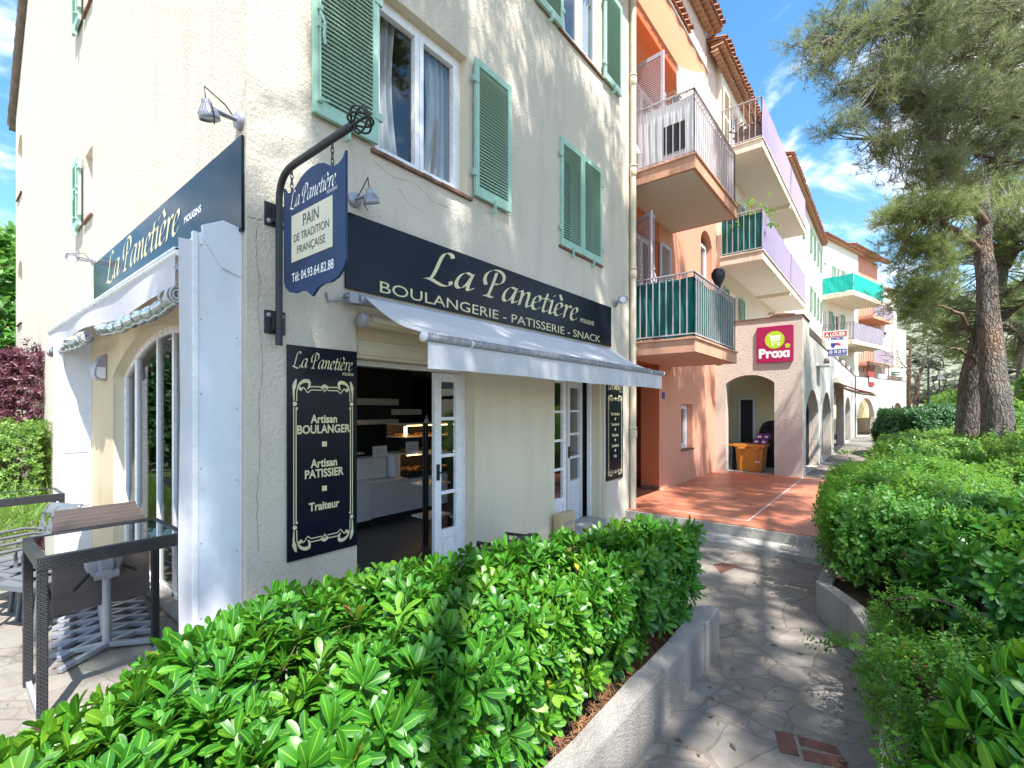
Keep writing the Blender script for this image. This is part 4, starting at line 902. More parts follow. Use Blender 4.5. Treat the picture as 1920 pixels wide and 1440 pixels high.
# ================================================================= terrace furniture
def glass_table(x0, x1, y0, y1, zt, label):
    t = thing('wicker_table', ((x0+x1)/2, (y0+y1)/2, PZ), label, 'table', 'tall black wicker tables with glass tops')
    k = MB(); ap = .085; w = .045
    k.box((x0, y0, zt-ap), (x1, y0+w, zt)); k.box((x0, y1-w, zt-ap), (x1, y1, zt)); k.box((x0, y0+w, zt-ap), (x0+w, y1-w, zt)); k.box((x1-w, y0+w, zt-ap), (x1, y1-w, zt)); k.build('apron', 'wicker', t, .006)
    for x in (x0, x1-.05):
        for y in (y0, y1-.05):
            k = MB(); k.box((x, y, PZ), (x+.05, y+.05, zt-ap)); lg = k.build('leg', 'wicker', t, .006)
    k = MB(); k.box((x0+w, y0+w, zt-.012), (x1-w, y1-w, zt-.004)); k.build('glass_top', 'glass_top', t)
    k = MB(); k.box((x0+.012, y0+.05, PZ+.001), (x0+.04, y1-.05, PZ+.04)); k.box((x1-.04, y0+.05, PZ+.001), (x1-.012, y1-.05, PZ+.04)); k.build('foot_rail', 'lgrey', t)
glass_table(-.985, -.205, .50, 1.22, .80, 'black wicker table with a mirror bright glass top beside the hedge')
glass_table(-1.75, -.40, 4.0, 4.65, .72, 'black wicker table with glass top farther along the terrace, before the shrubs')
def flip_table(i, x0, y, label):
    x1 = x0+.60; zc = .47; tl = R(4)
    t = thing('flip_top_table', ((x0+x1)/2, y, PZ), label, 'table', 'café tables folded and nested on the terrace')
    F = (Vector((x0, y, .11)), X_, Vector((0, -math.cos(tl), math.sin(tl))), Vector((0, math.sin(tl), math.cos(tl))))
    k = MB(); k.lbox(F, 0, .60, 0, .012, 0, .64); k.mat(1); 
    k.lbox(F, -.003, 0, 0, .012, 0, .64); k.lbox(F, .60, .603, 0, .012, 0, .64); k.lbox(F, 0, .60, 0, .012, .64, .643); tp = k.build('tabletop', ['tabletop', 'wood_edge'], t)
    cx = (x0+x1)/2
    k = MB(); c = Vector((cx, y-.03, .46)); k.lathe(c+Vector((0, .02, 0)), [(0, .045), (.10, .045), (.125, .03), (.125, 0)], 20, (0, -1, 0)); hb = k.build('hinge_plate', 'lgrey', tp)
    k = MB(); k.box((cx-.045, y-.115, .40), (cx+.045, y-.055, .56)); k.tube([(cx-.075, y-.105, .375), (cx+.075, y-.105, .375)], .034, 12); k.box((cx-.035, y-.135, .34), (cx+.035, y-.08, .42)); k.build('hinge', 'lgrey', t, .006)
    k = MB(); k.tube([(cx-.10, y-.08, .40), (cx-.20, y-.11, .30)], .013, 6); k.tube([(cx+.10, y-.08, .42), (cx+.19, y-.11, .36)], .013, 6); k.build('lever', 'black', tp)
    k = MB(); k.tube([(cx, y-.105, PZ+.06), (cx, y-.105, .36)], .029, 14); k.build('pedestal', 'lgrey', t)
    for sx_ in (-1, 1):
        for sy in (-1, 1):
            k = MB(); a = Vector((cx, y-.105, PZ+.055)); e = a+Vector((sx_*.30, sy*.17, -.03)); d = (e-a).normalized(); n = d.cross(Z_).normalized()
            k.lbox((a, d, n, d.cross(n)*-1), .02, (e-a).length, -.022, .022, -.02, .016); k.build('foot', 'lgrey', t, .004)
for i in range(6):
    flip_table(i, -.80+.028*i*(1 if i < 5 else 1), 1.52+.20*i if i else 1.50, ['folded table with brown grey top directly behind the black wicker table', 'folded table second from the wicker table in the nested row', 'folded table third from the wicker table in the nested row', 'folded table fourth from the wicker table in the nested row', 'folded table last but one in the nested row by the chairs', 'folded table at the far end of the nested row by the chairs'][i])
def armchair(label):
    """grey stacking armchair, facing -y, seat centre at the origin"""
    t = thing('stacking_armchair', (0, 0, 0), label, 'chair', 'grey armchairs stacked on the terrace')
    k = MB(); k.grid(lambda i, j: Vector((-.23+.46*i, -.23+.44*j, .44-.02*math.sin(math.pi*i)-.03*j+.02*(1-j)**6*-1)), 8, 8); k.grid(lambda i, j: Vector((-.23+.46*i, -.23+.44*j, .425-.02*math.sin(math.pi*i)-.03*j)), 8, 8); k.lbox(frame((0, 0, 0), X_, Y_), -.235, .235, -.25, -.22, .39, .435); k.build('seat', 'chairgrey', t)
    k = MB(); tilt = .28; B = lambda x, h: Vector((x, .22+h*tilt, .42+h))
    for x in (-.21, .19): k.add([B(x, 0), B(x+.025, 0), B(x+.025, .44), B(x, .44)], [(0, 1, 2, 3)])
    for (x0, h0, x1, h1) in ((-.2, .05, .05, .40), (-.05, .02, .2, .38), (.2, .06, -.02, .40), (.06, .02, -.2, .34), (-.2, .22, .2, .28)):
        d = Vector((x1-x0, 0, h1-h0)).normalized(); q = (-d.z*.014, d.x*.014); k.add([B(x0-q[0], h0-q[1]), B(x0+q[0], h0+q[1]), B(x1+q[0], h1+q[1]), B(x1-q[0], h1-q[1])], [(0, 1, 2, 3)])
    k.grid(lambda i, j: B(-.22+.44*i, .37+.11*j)+Vector((0, .05*j*j-.01*math.sin(math.pi*i), 0)), 8, 5); o = k.build('backrest', 'chairgrey', t); md = o.modifiers.new('thick', 'SOLIDIFY'); md.thickness = .012
    for x in (-.27, .27):
        k = MB(); k.tube([(x, -.22, .40), (x, -.23, .62), (x, -.21, .655), (x, -.17, .665), (x, .20, .655), (x*.92, .30, .63)], .014, 8); k.build('arm', 'chairgrey', t)
        for y, y2 in ((-.22, -.27), (.20, .30)):
            k = MB(); k.tube([(x, y, .42), (x*1.02, y2, .02)], [.022, .017], 8); k.lathe((x*1.02, y2, 0), [(.02, 0), (.02, .03)], 8); k.build('leg', 'chairgrey', t)
    return t
ch0 = armchair('grey armchair at the near end of the stacked chairs beside the folded tables')
spots = [((-.74, 2.42, PZ), 'grey armchair at the near end of the stacked chairs beside the folded tables'), ((-.76, 2.74, PZ+.0), 'second grey armchair in the stacked chairs on the terrace'), ((-.78, 3.06, PZ+.0), 'third grey armchair in the stacked chairs on the terrace'), ((-.80, 3.40, PZ+.0), 'grey armchair at the end of the stacked chairs nearest the shrubs')]
for i, (l, lab) in enumerate(spots):
    c = ch0 if i == 0 else copy_tree(ch0, (0, 0, 0), lab)
for i, (l, lab) in enumerate(spots):
    c = [ch0]+[o for o in scene.objects if o.name.startswith('stacking_armchair.')]
for c, (l, lab) in zip(c, spots): c.location = l; c.rotation_euler = (0, 0, R(-62)); c['label'] = lab
# ================================================================= salmon building
def railing(parent, pts, z0, h, pitch=.115, mat='rail_grey', scroll=True, r=.007):
    """iron railing along a broken line of (x, y) points"""
    k = MB()
    for p, q in zip(pts, pts[1:]):
        p, q = Vector((*p, 0)), Vector((*q, 0)); d = (q-p); L = d.length; d.normalize(); n = Vector((-d.y, d.x, 0)); F = (p+Z_*z0, d, n, Z_)
        k.lbox(F, -.015, L+.015, -.018, .018, h-.02, h); k.lbox(F, 0, L, -.008, .008, .05, .07); k.lbox(F, 0, L, -.008, .008, h-.16, h-.145) if not scroll else None
        m = max(1, round(L/pitch))
        for i in range(m+1): k.lbox(F, L*i/m-r, L*i/m+r, -r, r, .0 if i in (0, m) else .05, h-.02)
        if scroll:
            for i in range(m):
                a = L*(i+.5)/m; c0 = p+Z_*(z0+h-.075)+d*a
                sg = 1 if i % 2 else -1
                k.tube([c0+d*(sg*.032*(1-q_*.06)*math.cos(q_*.62))+Z_*(.034*(1-q_*.06)*math.sin(q_*.62)) for q_ in range(11)], .005, 4, False)
    return k.build('railing', mat, parent)
def screen(parent, pts, z0, z1, mat, off=.02, wav=.02):
    k = MB()
    for p, q in zip(pts, pts[1:]):
        p, q = Vector((*p, 0)), Vector((*q, 0)); d = (q-p).normalized(); n = Vector((-d.y, d.x, 0)); L = (q-p).length
        k.grid(lambda i, j: p+d*(L*i)+n*(off+wav*math.sin(i*L*7+j*2)*math.sin(j*5+i*L*3)+.3*wav*math.sin(i*L*23+j*4))+Z_*(z0+(z1-z0)*j+.01*math.sin(i*L*5)), max(4, int(L*22)), 12)
    return k.build('screen', mat, parent)
def balcony(parent, x0, x1, y0, y1, zb, th=.24, edge='slab_edge', soff='soffit', name='balcony'):
    k = MB(); k.box((x0, y1, zb+.002), (x1, y0, zb+th-.03)); k.box((x0-.025, y1-.025, zb+th-.03), (x1+.025, y0, zb+th)); k.mat(1); k.box((x0+.06, y1+.06, zb), (x1-.06, y0, zb+.0021))
    return k.build(name, [edge, soff], parent, .004)
def tile_eave(parent, x0, x1, y, z, back=3.0, slope=.30, pitch=.19, rows=2, wallmat='genoise', name='roof', overhang=.34, F=None):
    """canal tile roof running up from an eave along +x at (y, z), with corbelled tile rows beneath; F places it in a turned frame"""
    T = (lambda v: v) if F is None else (lambda v: F[0]+F[1]*v[0]-F[2]*v[1]+F[3]*v[2])
    k = MB(); n = max(1, round((x1-x0)/pitch)); w = (x1-x0)/n
    vs = [T(Vector(v)) for v in ((x0, y, z+.02), (x1, y, z+.02), (x1, y+back, z+.02+back*slope), (x0, y+back, z+.02+back*slope), (x0, y, z), (x1, y, z), (x1, y+back, z+back*slope), (x0, y+back, z+back*slope))]
    k.add(vs, [(0, 1, 2, 3), (7, 6, 5, 4), (4, 5, 1, 0), (5, 6, 2, 1), (7, 4, 0, 3)])
    for i in range(n):
        x = x0+w*(i+.5); segs = 3
        for s_ in range(segs):
            ya, yb = y-.06+.5*s_+rng.uniform(-.02, .02), y-.06+.5*(s_+1)+.06
            if s_ == segs-1: yb = y+back
            vs = []; m = 5
            for yy, rr in ((ya, w*.40), (yb, w*.33)):
                for j in range(m+1):
                    a = math.pi*j/m; vs.append(T(Vector((x-rr*math.cos(a), yy, z+.03+(yy-y)*slope+rr*.8*math.sin(a)+.012*(segs-s_)))))
            k.add(vs, [(j, j+1, m+2+j, m+1+j) for j in range(m)], True)
    rf = k.build(name, 'rooftile', parent)
    k = MB()
    for rw in range(rows):
        yo = y+.06+.14*rw; zz = z-.10-.12*rw
        k.add([T(Vector(v)) for v in ((x0, yo, zz+.09), (x1, yo, zz+.09), (x1, y+overhang, zz+.09), (x0, y+overhang, zz+.09), (x0, yo, zz+.11), (x1, yo, zz+.11))], [(3, 2, 1, 0), (0, 1, 5, 4)])
        for i in range(n):
            x = x0+w*(i+.5); vs = []; m = 5; rr = w*.46
            for yy in (yo-.02, y+overhang):
                for j in range(m+1):
                    a = math.pi*j/m; vs.append(T(Vector((x-rr*math.cos(a), yy, zz+rr*1.0*math.sin(a)))))
            k.add(vs, [(j, j+1, m+2+j, m+1+j) for j in range(m)], True)
    k.build('eave_tile', wallmat, rf)
    return rf

OB = thing('salmon_building', (9, 3, 0), 'salmon rendered building with two railed balconies beside the bakery', 'building')
FO = frame((0, .25, 0), X_, -Y_)
k = MB(); k.k = 0
wall(k, FO, 8.14, 12.25, 0, 6.9, [(9.46, 10.26, .76, 1.82), (10.89, 11.83, 4.2, 6.05, .30)], .22)
k.k = 2; wall(k, FO, 9.17, 12.25, 6.9, 11.5, [(12.0, 12.2, 7.0, 7.1)], .2)
k.k = 1; wall(k, FO, 6.22, 8.14, 2.62, 6.9, [(6.85, 8.06, 2.86, 5.15)], .22); wall(k, FO, 6.22, 9.17, 6.9, 10.0, [(6.85, 8.06, 6.9, 8.1)], .2); 
k.add([(9.17, .25, 10.0), (9.17, 4, 10.0), (9.17, 4, 11.6), (9.17, .25, 11.5)], [(0, 3, 2, 1)])
k.add([(8.14, .25, 0), (8.14, .65, 0), (8.14, .65, 2.62), (8.14, .25, 2.62)], [(0, 3, 2, 1)])
k.add([(8.14, .65, 0), (8.6, .65, 0), (8.6, .65, 2.62), (8.14, .65, 2.62)], [(0, 1, 2, 3)][::-1])
k.add([(8.6, .65, 0), (8.6, 2.6, 0), (8.6, 2.6, 2.62), (8.6, .65, 2.62)], [(0, 3, 2, 1)])
k.add([(6.22, 2.6, 0), (8.6, 2.6, 0), (8.6, 2.6, 2.62), (6.22, 2.6, 2.62)], [(0, 1, 2, 3)])
k.add([(6.22, .0, -.1), (6.22, 2.6, -.1), (6.22, 2.6, 2.62), (6.22, .0, 2.62)], [(0, 1, 2, 3)])
k.add([(6.22, .25, 2.62), (8.6, .25, 2.62), (8.6, 2.6, 2.62), (6.22, 2.6, 2.62)], [(3, 2, 1, 0)])
k.add([(6.22, 1.6, 0), (6.22, 6, 0), (6.22, 6, 10), (6.22, 1.6, 10)], [(0, 1, 2, 3)])
k.build('wall', ['orange', 'shaded_orange', 'palepink'], OB)
k = MB(); k.box((8.128, .238, 0), (8.14, .65, .09)); k.box((8.588, .66, 0), (8.6, 2.59, .12)); k.build('skirting', 'terrasill', OB)
w = casement(OB, FO, 9.46, 10.26, .76, 1.82, .20, 1, False); sill(w, FO, 9.42, 10.30, .76)
w = casement(OB, FO, 10.89, 11.83, 4.2, 6.1, .20, 1, False)
w = casement(OB, FO, 6.85, 8.06, 2.88, 5.15, .16, 2, False)
for a_, h_, pz in ((R(235), 2.25, 2.92),):
    u = Vector((math.cos(a_), math.sin(a_), 0)); s_ = MB(); louvre(s_, frame((6.86, .22, pz), u, (u.y, -u.x, 0)), .60, h_, mid=1.0); espagnolette(s_, frame((6.86, .22, pz), u, (-u.y, u.x, 0)), .6, h_, .56); s_.build('shutter', 'lilac_sh', w)
shutter(w, FO, 8.08, 2.92, .58, 2.25, -1, 'lilac_sh', b=.03, mid=1.0)
w = casement(OB, FO, 6.85, 8.06, 5.86, 8.1, .16, 2, False)
u = Vector((math.cos(R(265)), math.sin(R(265)), 0)); s_ = MB(); louvre(s_, frame((6.84, .22, 5.86), u, (u.y, -u.x, 0)), .60, 2.2, mid=1.0); s_.build('shutter', 'lilac_sh', w)
shutter(w, FO, 8.08, 5.88, .58, 2.2, -1, 'lilac_sh', b=.03, mid=1.0)
BX0, BX1, BY = 6.26, 8.84, -1.08
for zb, scr, sm in ((2.617, 'greencloth', 'soffit_pink'), (5.55, 'whitecloth', 'soffit')):
    bl = balcony(OB, BX0, BX1, .25, BY, zb, .24, 'slab_edge', sm)
    P_ = [(BX0+.03, .2), (BX0+.03, BY+.03), (BX1-.03, BY+.03), (BX1-.03, .2)]
    railing(bl, P_, zb+.24, 1.06, .118, 'rail_grey')
    screen(bl, [(p[0], p[1]) for p in P_[:3]], zb+.27, zb+.24+.98, scr, .03, .022 if zb < 4 else .006)
tile_eave(OB, 6.22, 9.17, -.08, 10.0, 3.0); tile_eave(OB, 9.0, 11.55, -.12, 11.62, 3.0)
tag((lambda k: (k.box((8.30, .236, 1.92), (8.42, .249, 2.06)), k.build('number_plate', 'blue'))[1])(MB()), 'small blue house number plate on the salmon wall by the entrance', 'plate')
# air conditioner behind the white balcony screen, hose, wall lantern, salmon awning, ornament
t = thing('air_conditioner', (6.5, -.6, 5.79), 'white air conditioner with a dark grille behind the upper balcony railing', 'air conditioner')
k = MB(); k.box((BX0+.10, -.95, 5.80), (BX0+.42, -.18, 6.55)); k.build('body', 'white', t, .01)
k = MB(); k.box((BX0+.042, -.90, 5.94), (BX0+.048, -.55, 6.40)); k.build('grille', 'black', t)
k = MB(); k.tube([(BX0-.01, .12, 6.32), (BX0-.05, .08, 6.38), (BX0-.07, -.04, 6.34), (BX0-.06, -.12, 6.15), (BX0-.06, -.16, 6.05)], .028, 8); k.build('hose', 'white', t)
t = thing('wall_lantern', (8.45, .1, 8.2), 'pale wall lantern high on the salmon wall above the upper balcony', 'wall lantern')
k = MB(); k.tube([(8.45, .25, 8.35), (8.45, .05, 8.40), (8.45, 0, 8.30)], .014, 6); k.box((8.40, .235, 8.25), (8.50, .25, 8.45)); k.build('bracket', 'white', t)
k = MB(); k.lathe((8.45, 0, 8.0), [(0, -.05), (.05, 0), (.085, .22), (.11, .22), (.06, .29), (.0, .33)], 6, smooth=False); k.build('shade', 'lgrey', t)
t = thing('balcony_awning', (7.6, -.4, 8.9), 'salmon striped awning folded out above the upper balcony', 'awning')
k = MB(); k.grid(lambda i, j: Vector((6.35+2.75*i, .18-.62*j, 9.35-.42*j-.05*math.sin(math.pi*j))), 24, 6); k.grid(lambda i, j: Vector((6.35+2.75*i, -.44-.01*math.sin(i*30), 8.93-(.12+.05*abs(math.sin(i*math.pi*9)))*j)), 60, 2, False); k.build('canopy', m_fabric('peach_awning_cloth', (.72, .42, .26), .4, .1), t)
k = MB(); k.tube([(6.3, -.45, 8.93), (9.12, -.45, 8.93)], .02, 8); k.build('front_bar', 'white', t)
t = thing('bulb_ornament', (8.0, BY, 3.9), 'black teardrop ornament clipped on the lower balcony rail', 'ornament')
p = on_y(1347, 528, BY+.03); k = MB(); k.lathe((p.x, BY+.03, 3.90), [(.02, -.04), (.035, .0), (.05, .06), (.115, .20), (.12, .28), (.085, .35), (0, .375)], 16); k.build('bulb', 'black', t)
k = MB(); k.box((p.x-.03, BY+.0, 3.80), (p.x+.03, BY+.06, 3.91)); k.build('clip', 'lgrey', t, .004)

# ================================================================= cream block with lilac screened balconies
CB = thing('cream_apartment_building', (16, 3, 0), 'pale cream building with lilac screened balconies above the arcade', 'building')
FC = frame((0, .12, 0), X_, -Y_); k = MB()
wall(k, FC, 12.25, 20.3, 2.9, 11.1, [(12.9, 14.1, 2.97, 5.1), (12.9, 14.2, 5.86, 8.0), (12.9, 14.2, 8.78, 10.6)], .2)
k.add([(12.25, .12, 2.9), (12.25, .25, 2.9), (12.25, .25, 11.2), (12.25, .12, 11.2)], [(0, 3, 2, 1)]); k.add([(20.3, .12, 2.9), (20.3, 3, 2.9), (20.3, 3, 11.1), (20.3, .12, 11.1)], [(0, 1, 2, 3)])
k.build('wall', 'cream2', CB)
for z0, z1, m_ in ((2.97, 5.1, 'green_sh'), (5.86, 8.0, 'lilac_sh'), (8.78, 10.6, 'smooth')):
    w = casement(CB, FC, 12.9, 14.1, z0, z1, .16, 2, False); shutter(w, FC, 12.3, z0+.02, .58, z1-z0-.04, 1, m_, mid=1.0, pitch=.05); shutter(w, FC, 14.12, z0+.02, .58, z1-z0-.04, -1, m_, mid=1.0, pitch=.05)
for zb in (5.58, 8.48):
    for x0, x1 in ((12.1, 16.55), (16.65, 20.0)):
        y1 = -.92; bl = balcony(CB, x0, x1, .12, y1, zb, .25, 'slab_cream', 'soffit')
        P_ = [(x0+.03, .08), (x0+.03, y1+.03), (x1-.03, y1+.03), (x1-.03, .08)]
        railing(bl, P_, zb+.25, 1.08, .13, 'rail_grey', x0 < 14)
        if zb < 6 and x0 < 14: screen(bl, P_[:2], zb+.28, zb+1.25, 'greencloth', .03)
        screen(bl, P_[1:3], zb+.27, zb+1.30, 'lilaccloth', -.025, .008)
for z in (5.48, 8.38):
    k = MB(); k.box((16.5, -.9, z), (16.7, .12, z+.1)); k.build('beam', 'slab_cream', CB)
tile_eave(CB, 11.3, 20.6, -.22, 11.15, 3.0)
t = thing('washing_rack', (12.6, -.5, 8.73), 'folded furniture heap on the upper lilac balcony', 'furniture')
k = MB()
for i in range(14):
    a = Vector((12.25+.5*rng.random(), -.75+.6*rng.random(), 9.15+.25*rng.random())); k.tube([a, a+Vector((rng.uniform(-.3, .3), rng.uniform(-.3, .3), rng.uniform(-.1, .2)))], .03, 5)
k.box((12.3, -.8, 8.74), (12.9, -.2, 9.2)); k.build('frame', 'darkwood', t)

t = thing('potted_plant', (12.6, -.6, 5.83), 'leafy potted plant showing above the green balcony screen', 'potted plant')
k = MB(); k.lathe((12.6, -.6, 5.84), [(0, 0), (.15, 0), (.2, .5), (.18, .5), (0, .46)], 14); k.build('pot', 'rooftile', t); POT = t
t = thing('driftwood', (12.4, -1.3, 4.08), 'piece of brown driftwood lying on the parapet above the shop sign', 'driftwood')
k = MB(); k.tube([(12.36, -1.05, 4.10), (12.38, -1.2, 4.13), (12.36, -1.4, 4.11), (12.40, -1.62, 4.12)], [.03, .06, .07, .02], 7); k.tube([(12.36, -1.2, 4.14), (12.36, -1.1, 4.2), (12.38, -1.0, 4.19)], .02, 5); k.build('wood', 'branch', t)
# ================================================================= white block farther along
WB = thing('white_apartment_building', (27, 3, 0), 'long white rendered building with small shuttered windows over the arcade', 'building')
FW = frame((0, -.16, 0), X_, -Y_); k = MB(); hol = [(x, x+1.0, z, z+1.35) for x in (24.2, 28.5, 31.6) for z in (6.95, 10.1)]
wall(k, FW, 20.3, 33.4, 2.9, 11.9, hol, .15); k.add([(20.3, -.16, 2.9), (20.3, 2, 2.9), (20.3, 2, 11.9), (20.3, -.16, 11.9)], [(0, 3, 2, 1)]); k.build('wall', 'cream2', WB)
for x, x1, z, z1 in hol:
    w = casement(WB, FW, x, x1, z, z1, .12, 2, False); shutter(w, FW, x-.52, z, .5, 1.35, 1, 'green_sh', pitch=.07); shutter(w, FW, x+1.02, z, .5, 1.35, -1, 'green_sh', pitch=.07)
tile_eave(WB, 20.3, 33.6, -.45, 11.95, 3.0, rows=1)
# turned block at the bend
dB = Vector((math.cos(R(-15.2)), math.sin(R(-15.2)), 0)); nB = Vector((dB.y, -dB.x, 0))     # along the street, out to the street
M['lilacmesh'] = m_fabric('grey_lilac_mesh', (.40, .35, .42), .3, .4, .8)
TB = thing('corner_apartment_building', (36, 2, 0), 'white building at the bend with teal and brown screened balconies', 'building')
FT = (Vector((33.4, -.16, 0)), dB, nB, Z_); k = MB()
hT = [(1.6, 2.8, 2.97, 5.0), (1.6, 3.0, 5.86, 7.9), (2.0, 3.1, 9.4, 10.9), (.25, .7, 6.2, 7.8), (.25, .7, 9.3, 10.9)]
wall(k, FT, 0, 6.0, 2.9, 12.5, hT, .2); P = lambda a, b, c: FT[0]+dB*a+nB*b+Z_*c
k.add([P(6, 0, 2.9), P(6, -6, 2.9), P(6, -6, 12.5), P(6, 0, 12.5)], [(0, 1, 2, 3)]); k.build('wall', 'cream2', TB)
for i, h in enumerate(hT):
    w = casement(TB, FT, *h, .14, 2 if i < 3 else 1, False)
    if i < 3: shutter(w, FT, h[0]-.55, h[2], .52, h[3]-h[2], 1, 'green_sh', pitch=.09); shutter(w, FT, h[1]+.03, h[2], .52, h[3]-h[2], -1, 'green_sh', pitch=.09)
def balcony_t(parent, F, a0, a1, out, zb, cols, rail='rail_grey', edge='slab_cream'):
    k = MB(); k.lbox(F, a0, a1, 0, out, zb, zb+.25); bl = k.build('balcony', [edge], parent)
    Q = lambda a, b: (lambda v: (v.x, v.y))(F[0]+F[1]*a+F[2]*b)
    pts = [Q(a0+.03, .03), Q(a0+.03, out-.03), Q(a1-.03, out-.03), Q(a1-.03, .03)]
    railing(bl, pts, zb+.25, 1.05, .16, rail, False, .012)
    for (p0, p1), c in zip(((0, 2), (1, 3)), cols):
        if c: screen(bl, pts[p0:p0+2], zb+.28, zb+1.27, c, -.03, .015)
balcony_t(TB, FT, .05, 5.2, 1.67, 8.5, ('tealcloth', 'tealcloth')); balcony_t(TB, FT, .05, 5.2, 1.67, 5.6, (None, 'lilacmesh'), 'iron_brown')
tile_eave(TB, -.2, 6.3, -.3, 12.5, 3.0, rows=1, F=FT)
t = thing('trellis', (39, -1.9, 2.95), 'brown diamond trellis screen on the far roof terrace', 'trellis')
k = MB(); Ft2 = (Vector((38.0, -2.3, 2.95)), dB, nB, Z_)
for i in range(-6, 14):
    for s_ in (1, -1):
        a = .3*i; p0 = (a, 0) if s_ > 0 else (a, 1.9); p1 = (a+1.9, 1.9) if s_ > 0 else (a+1.9, 0)
        if p0[0] >= 0 and p1[0] <= 4.2: k.tube([Ft2[0]+dB*p0[0]+Z_*p0[1], Ft2[0]+dB*p1[0]+Z_*p1[1]], .03, 4)
k.lbox(Ft2, 0, 4.2, -.03, .03, 1.88, 1.95); k.lbox(Ft2, 0, .06, -.03, .03, 0, 1.9); k.lbox(Ft2, 4.14, 4.2, -.03, .03, 0, 1.9); k.build('lattice', 'darkwood', t)
t = thing('stacked_chairs', (43.2, -4.0, 2.95), 'green plastic chairs stacked behind the far terrace parapet', 'chairs')
for i in range(6):
    k = MB(); q = Vector((42.9, -3.5, 3.5+.17*i)); k.lbox((q, dB, nB, Z_), 0, .9, 0, .5, 0, .06); k.lbox((q, dB, nB, Z_), 0, .9, 0, .06, .06, .14); k.build('seat', 'green_sh', t)
# pink block and white towers beyond
PB = thing('pink_apartment_building', (48, 2, 0), 'pink rendered building with tiled roof glimpsed beyond the bend', 'building')
FP = (Vector((43.5, -.6, 0)), dB, nB, Z_); k = MB(); wall(k, FP, 0, 7.6, 2.0, 14.4, [(3.2, 4.4, 6.3, 8.2), (3.2, 4.4, 3.2, 5.2)], .2); k.build('wall', 'orange', PB)
for h in ((3.2, 4.4, 6.3, 8.2), (3.2, 4.4, 3.2, 5.2)): casement(PB, FP, *h, .14, 2, False)
tile_eave(PB, 0, 7.8, -.8, 14.4, 3.0, rows=1, pitch=.3, F=FP)
for zb in (8.9, 5.2): balcony_t(PB, FP, 2.2, 7.0, 1.3, zb, (None, 'lilacmesh'), 'iron_brown', 'slab_edge')
WT = thing('white_tower_house', (51, -3, 0), 'tall plain white house end catching full sun beyond the pink building', 'building')
pA, pB, pC = at(1652, 760, .0455), at(1682, 760, .047), at(1699, 760, .0475)
def block(parent, p, q, z1, name='wall', mat='cream2', holes=()):
    u = Vector((q.x-p.x, q.y-p.y, 0)); L = u.length; u.normalize(); n = Vector((u.y, -u.x, 0)); F = (Vector((p.x, p.y, 0)), u, n, Z_); k = MB(); wall(k, F, 0, L, 0, z1, holes, .2)
    P = lambda a, b, c: F[0]+u*a+n*b+Z_*c
    k.add([P(0, 0, 0), P(0, -6, 0), P(0, -6, z1), P(0, 0, z1)], [(0, 3, 2, 1)]); k.add([P(L, 0, 0), P(L, -6, 0), P(L, -6, z1), P(L, 0, z1)], [(0, 1, 2, 3)]); k.add([P(0, 0, z1), P(L, 0, z1), P(L, -6, z1), P(0, -6, z1)], [(0, 1, 2, 3)])
    k.build(name, mat, parent); return F
Ft = block(WT, pA, pB, 12.0, holes=[(1.35, 1.5, 8.8, 10.6)])
k = MB(); k.lbox(Ft, -.1, 2.9, -.5, .15, 12.0, 12.15); k.build('roof', 'rooftile', WT)
k = MB(); k.lbox(Ft, .55, .75, .0, .10, 8.1, 8.3); k.build('gutter_bracket', 'darkwood', WT)
WL = thing('low_white_house', (52, -5, 0), 'lower plain white house with one narrow window beyond the arcade', 'building')
pD = at(1677, 760, .0462); Fl = block(WL, pD, pC, 8.7, holes=[(.35, .75, 5.2, 6.9)])
k = MB(); k.lbox(Fl, .35, .75, -.24, -.2, 5.2, 6.9); k.build('window', 'smooth', WL)

# ================================================================= arcade with the corner shop
AR = thing('arcade_building', (20, 0, 0), 'low stuccoed arcade with round arches and a roof terrace', 'arcade')
AY = -1.79; FA = frame((12.25, 0, 0), -Y_, -X_)      # a = -y on the end wall
FAf = frame((0, AY, 0), X_, -Y_)
ARCH = [(12.86, 15.6, 0, 1.62, .62), (16.6, 19.4, 0, 1.62, .66), (20.5, 25.3, 0, 2.35), (26.4, 30.1, 0, 1.70, .62)]
k = MB(); k.k = 0; wall(k, FA, -.25, 1.79, -.02, 4.05, [(-.005, 1.17, -.02, 2.385, .22)], .25)
k.k = 1; wall(k, FAf, 12.25, 34.2, -.02, 3.72, ARCH, .25, rk=2)
A2 = (Vector((34.2, AY-.05, 0)), dB, nB, Z_)
wall(k, A2, 0, 9.7, -.02, 3.72, [(.2, 3.2, 0, 1.3, 1.1), (6.6, 9.0, 0, 1.15, 1.0)], .25, rk=2)
P = lambda a, b, c: A2[0]+dB*a+nB*b+Z_*c
k.add([P(9.7, 0, 0), P(9.7, -5, 0), P(9.7, -5, 3.72), P(9.7, 0, 3.72)], [(0, 1, 2, 3)])
k.k = 0
aw = k.build('wall', ['rosy', 'offwhite', 'rosy'], AR)
for x0, x1, zt in ((12.253, 13.5, 4.049), (17.4, 18.2, 4.0), (22.0, 22.6, 4.0), (25.5, 26.1, 4.0), (29.3, 29.9, 4.0), (33.2, 34.2, 4.05)): k = MB(); k.box((x0, AY+.001, 3.721), (x1, AY+.25, zt)); k.build('parapet_pier', 'offwhite', aw)
for a0, a1 in ((0, .5), (4.0, 5.6), (9.0, 9.7)): k = MB(); k.lbox(A2, a0, a1, -.25, -.001, 3.721, 4.05); k.build('parapet_pier', 'offwhite', aw)
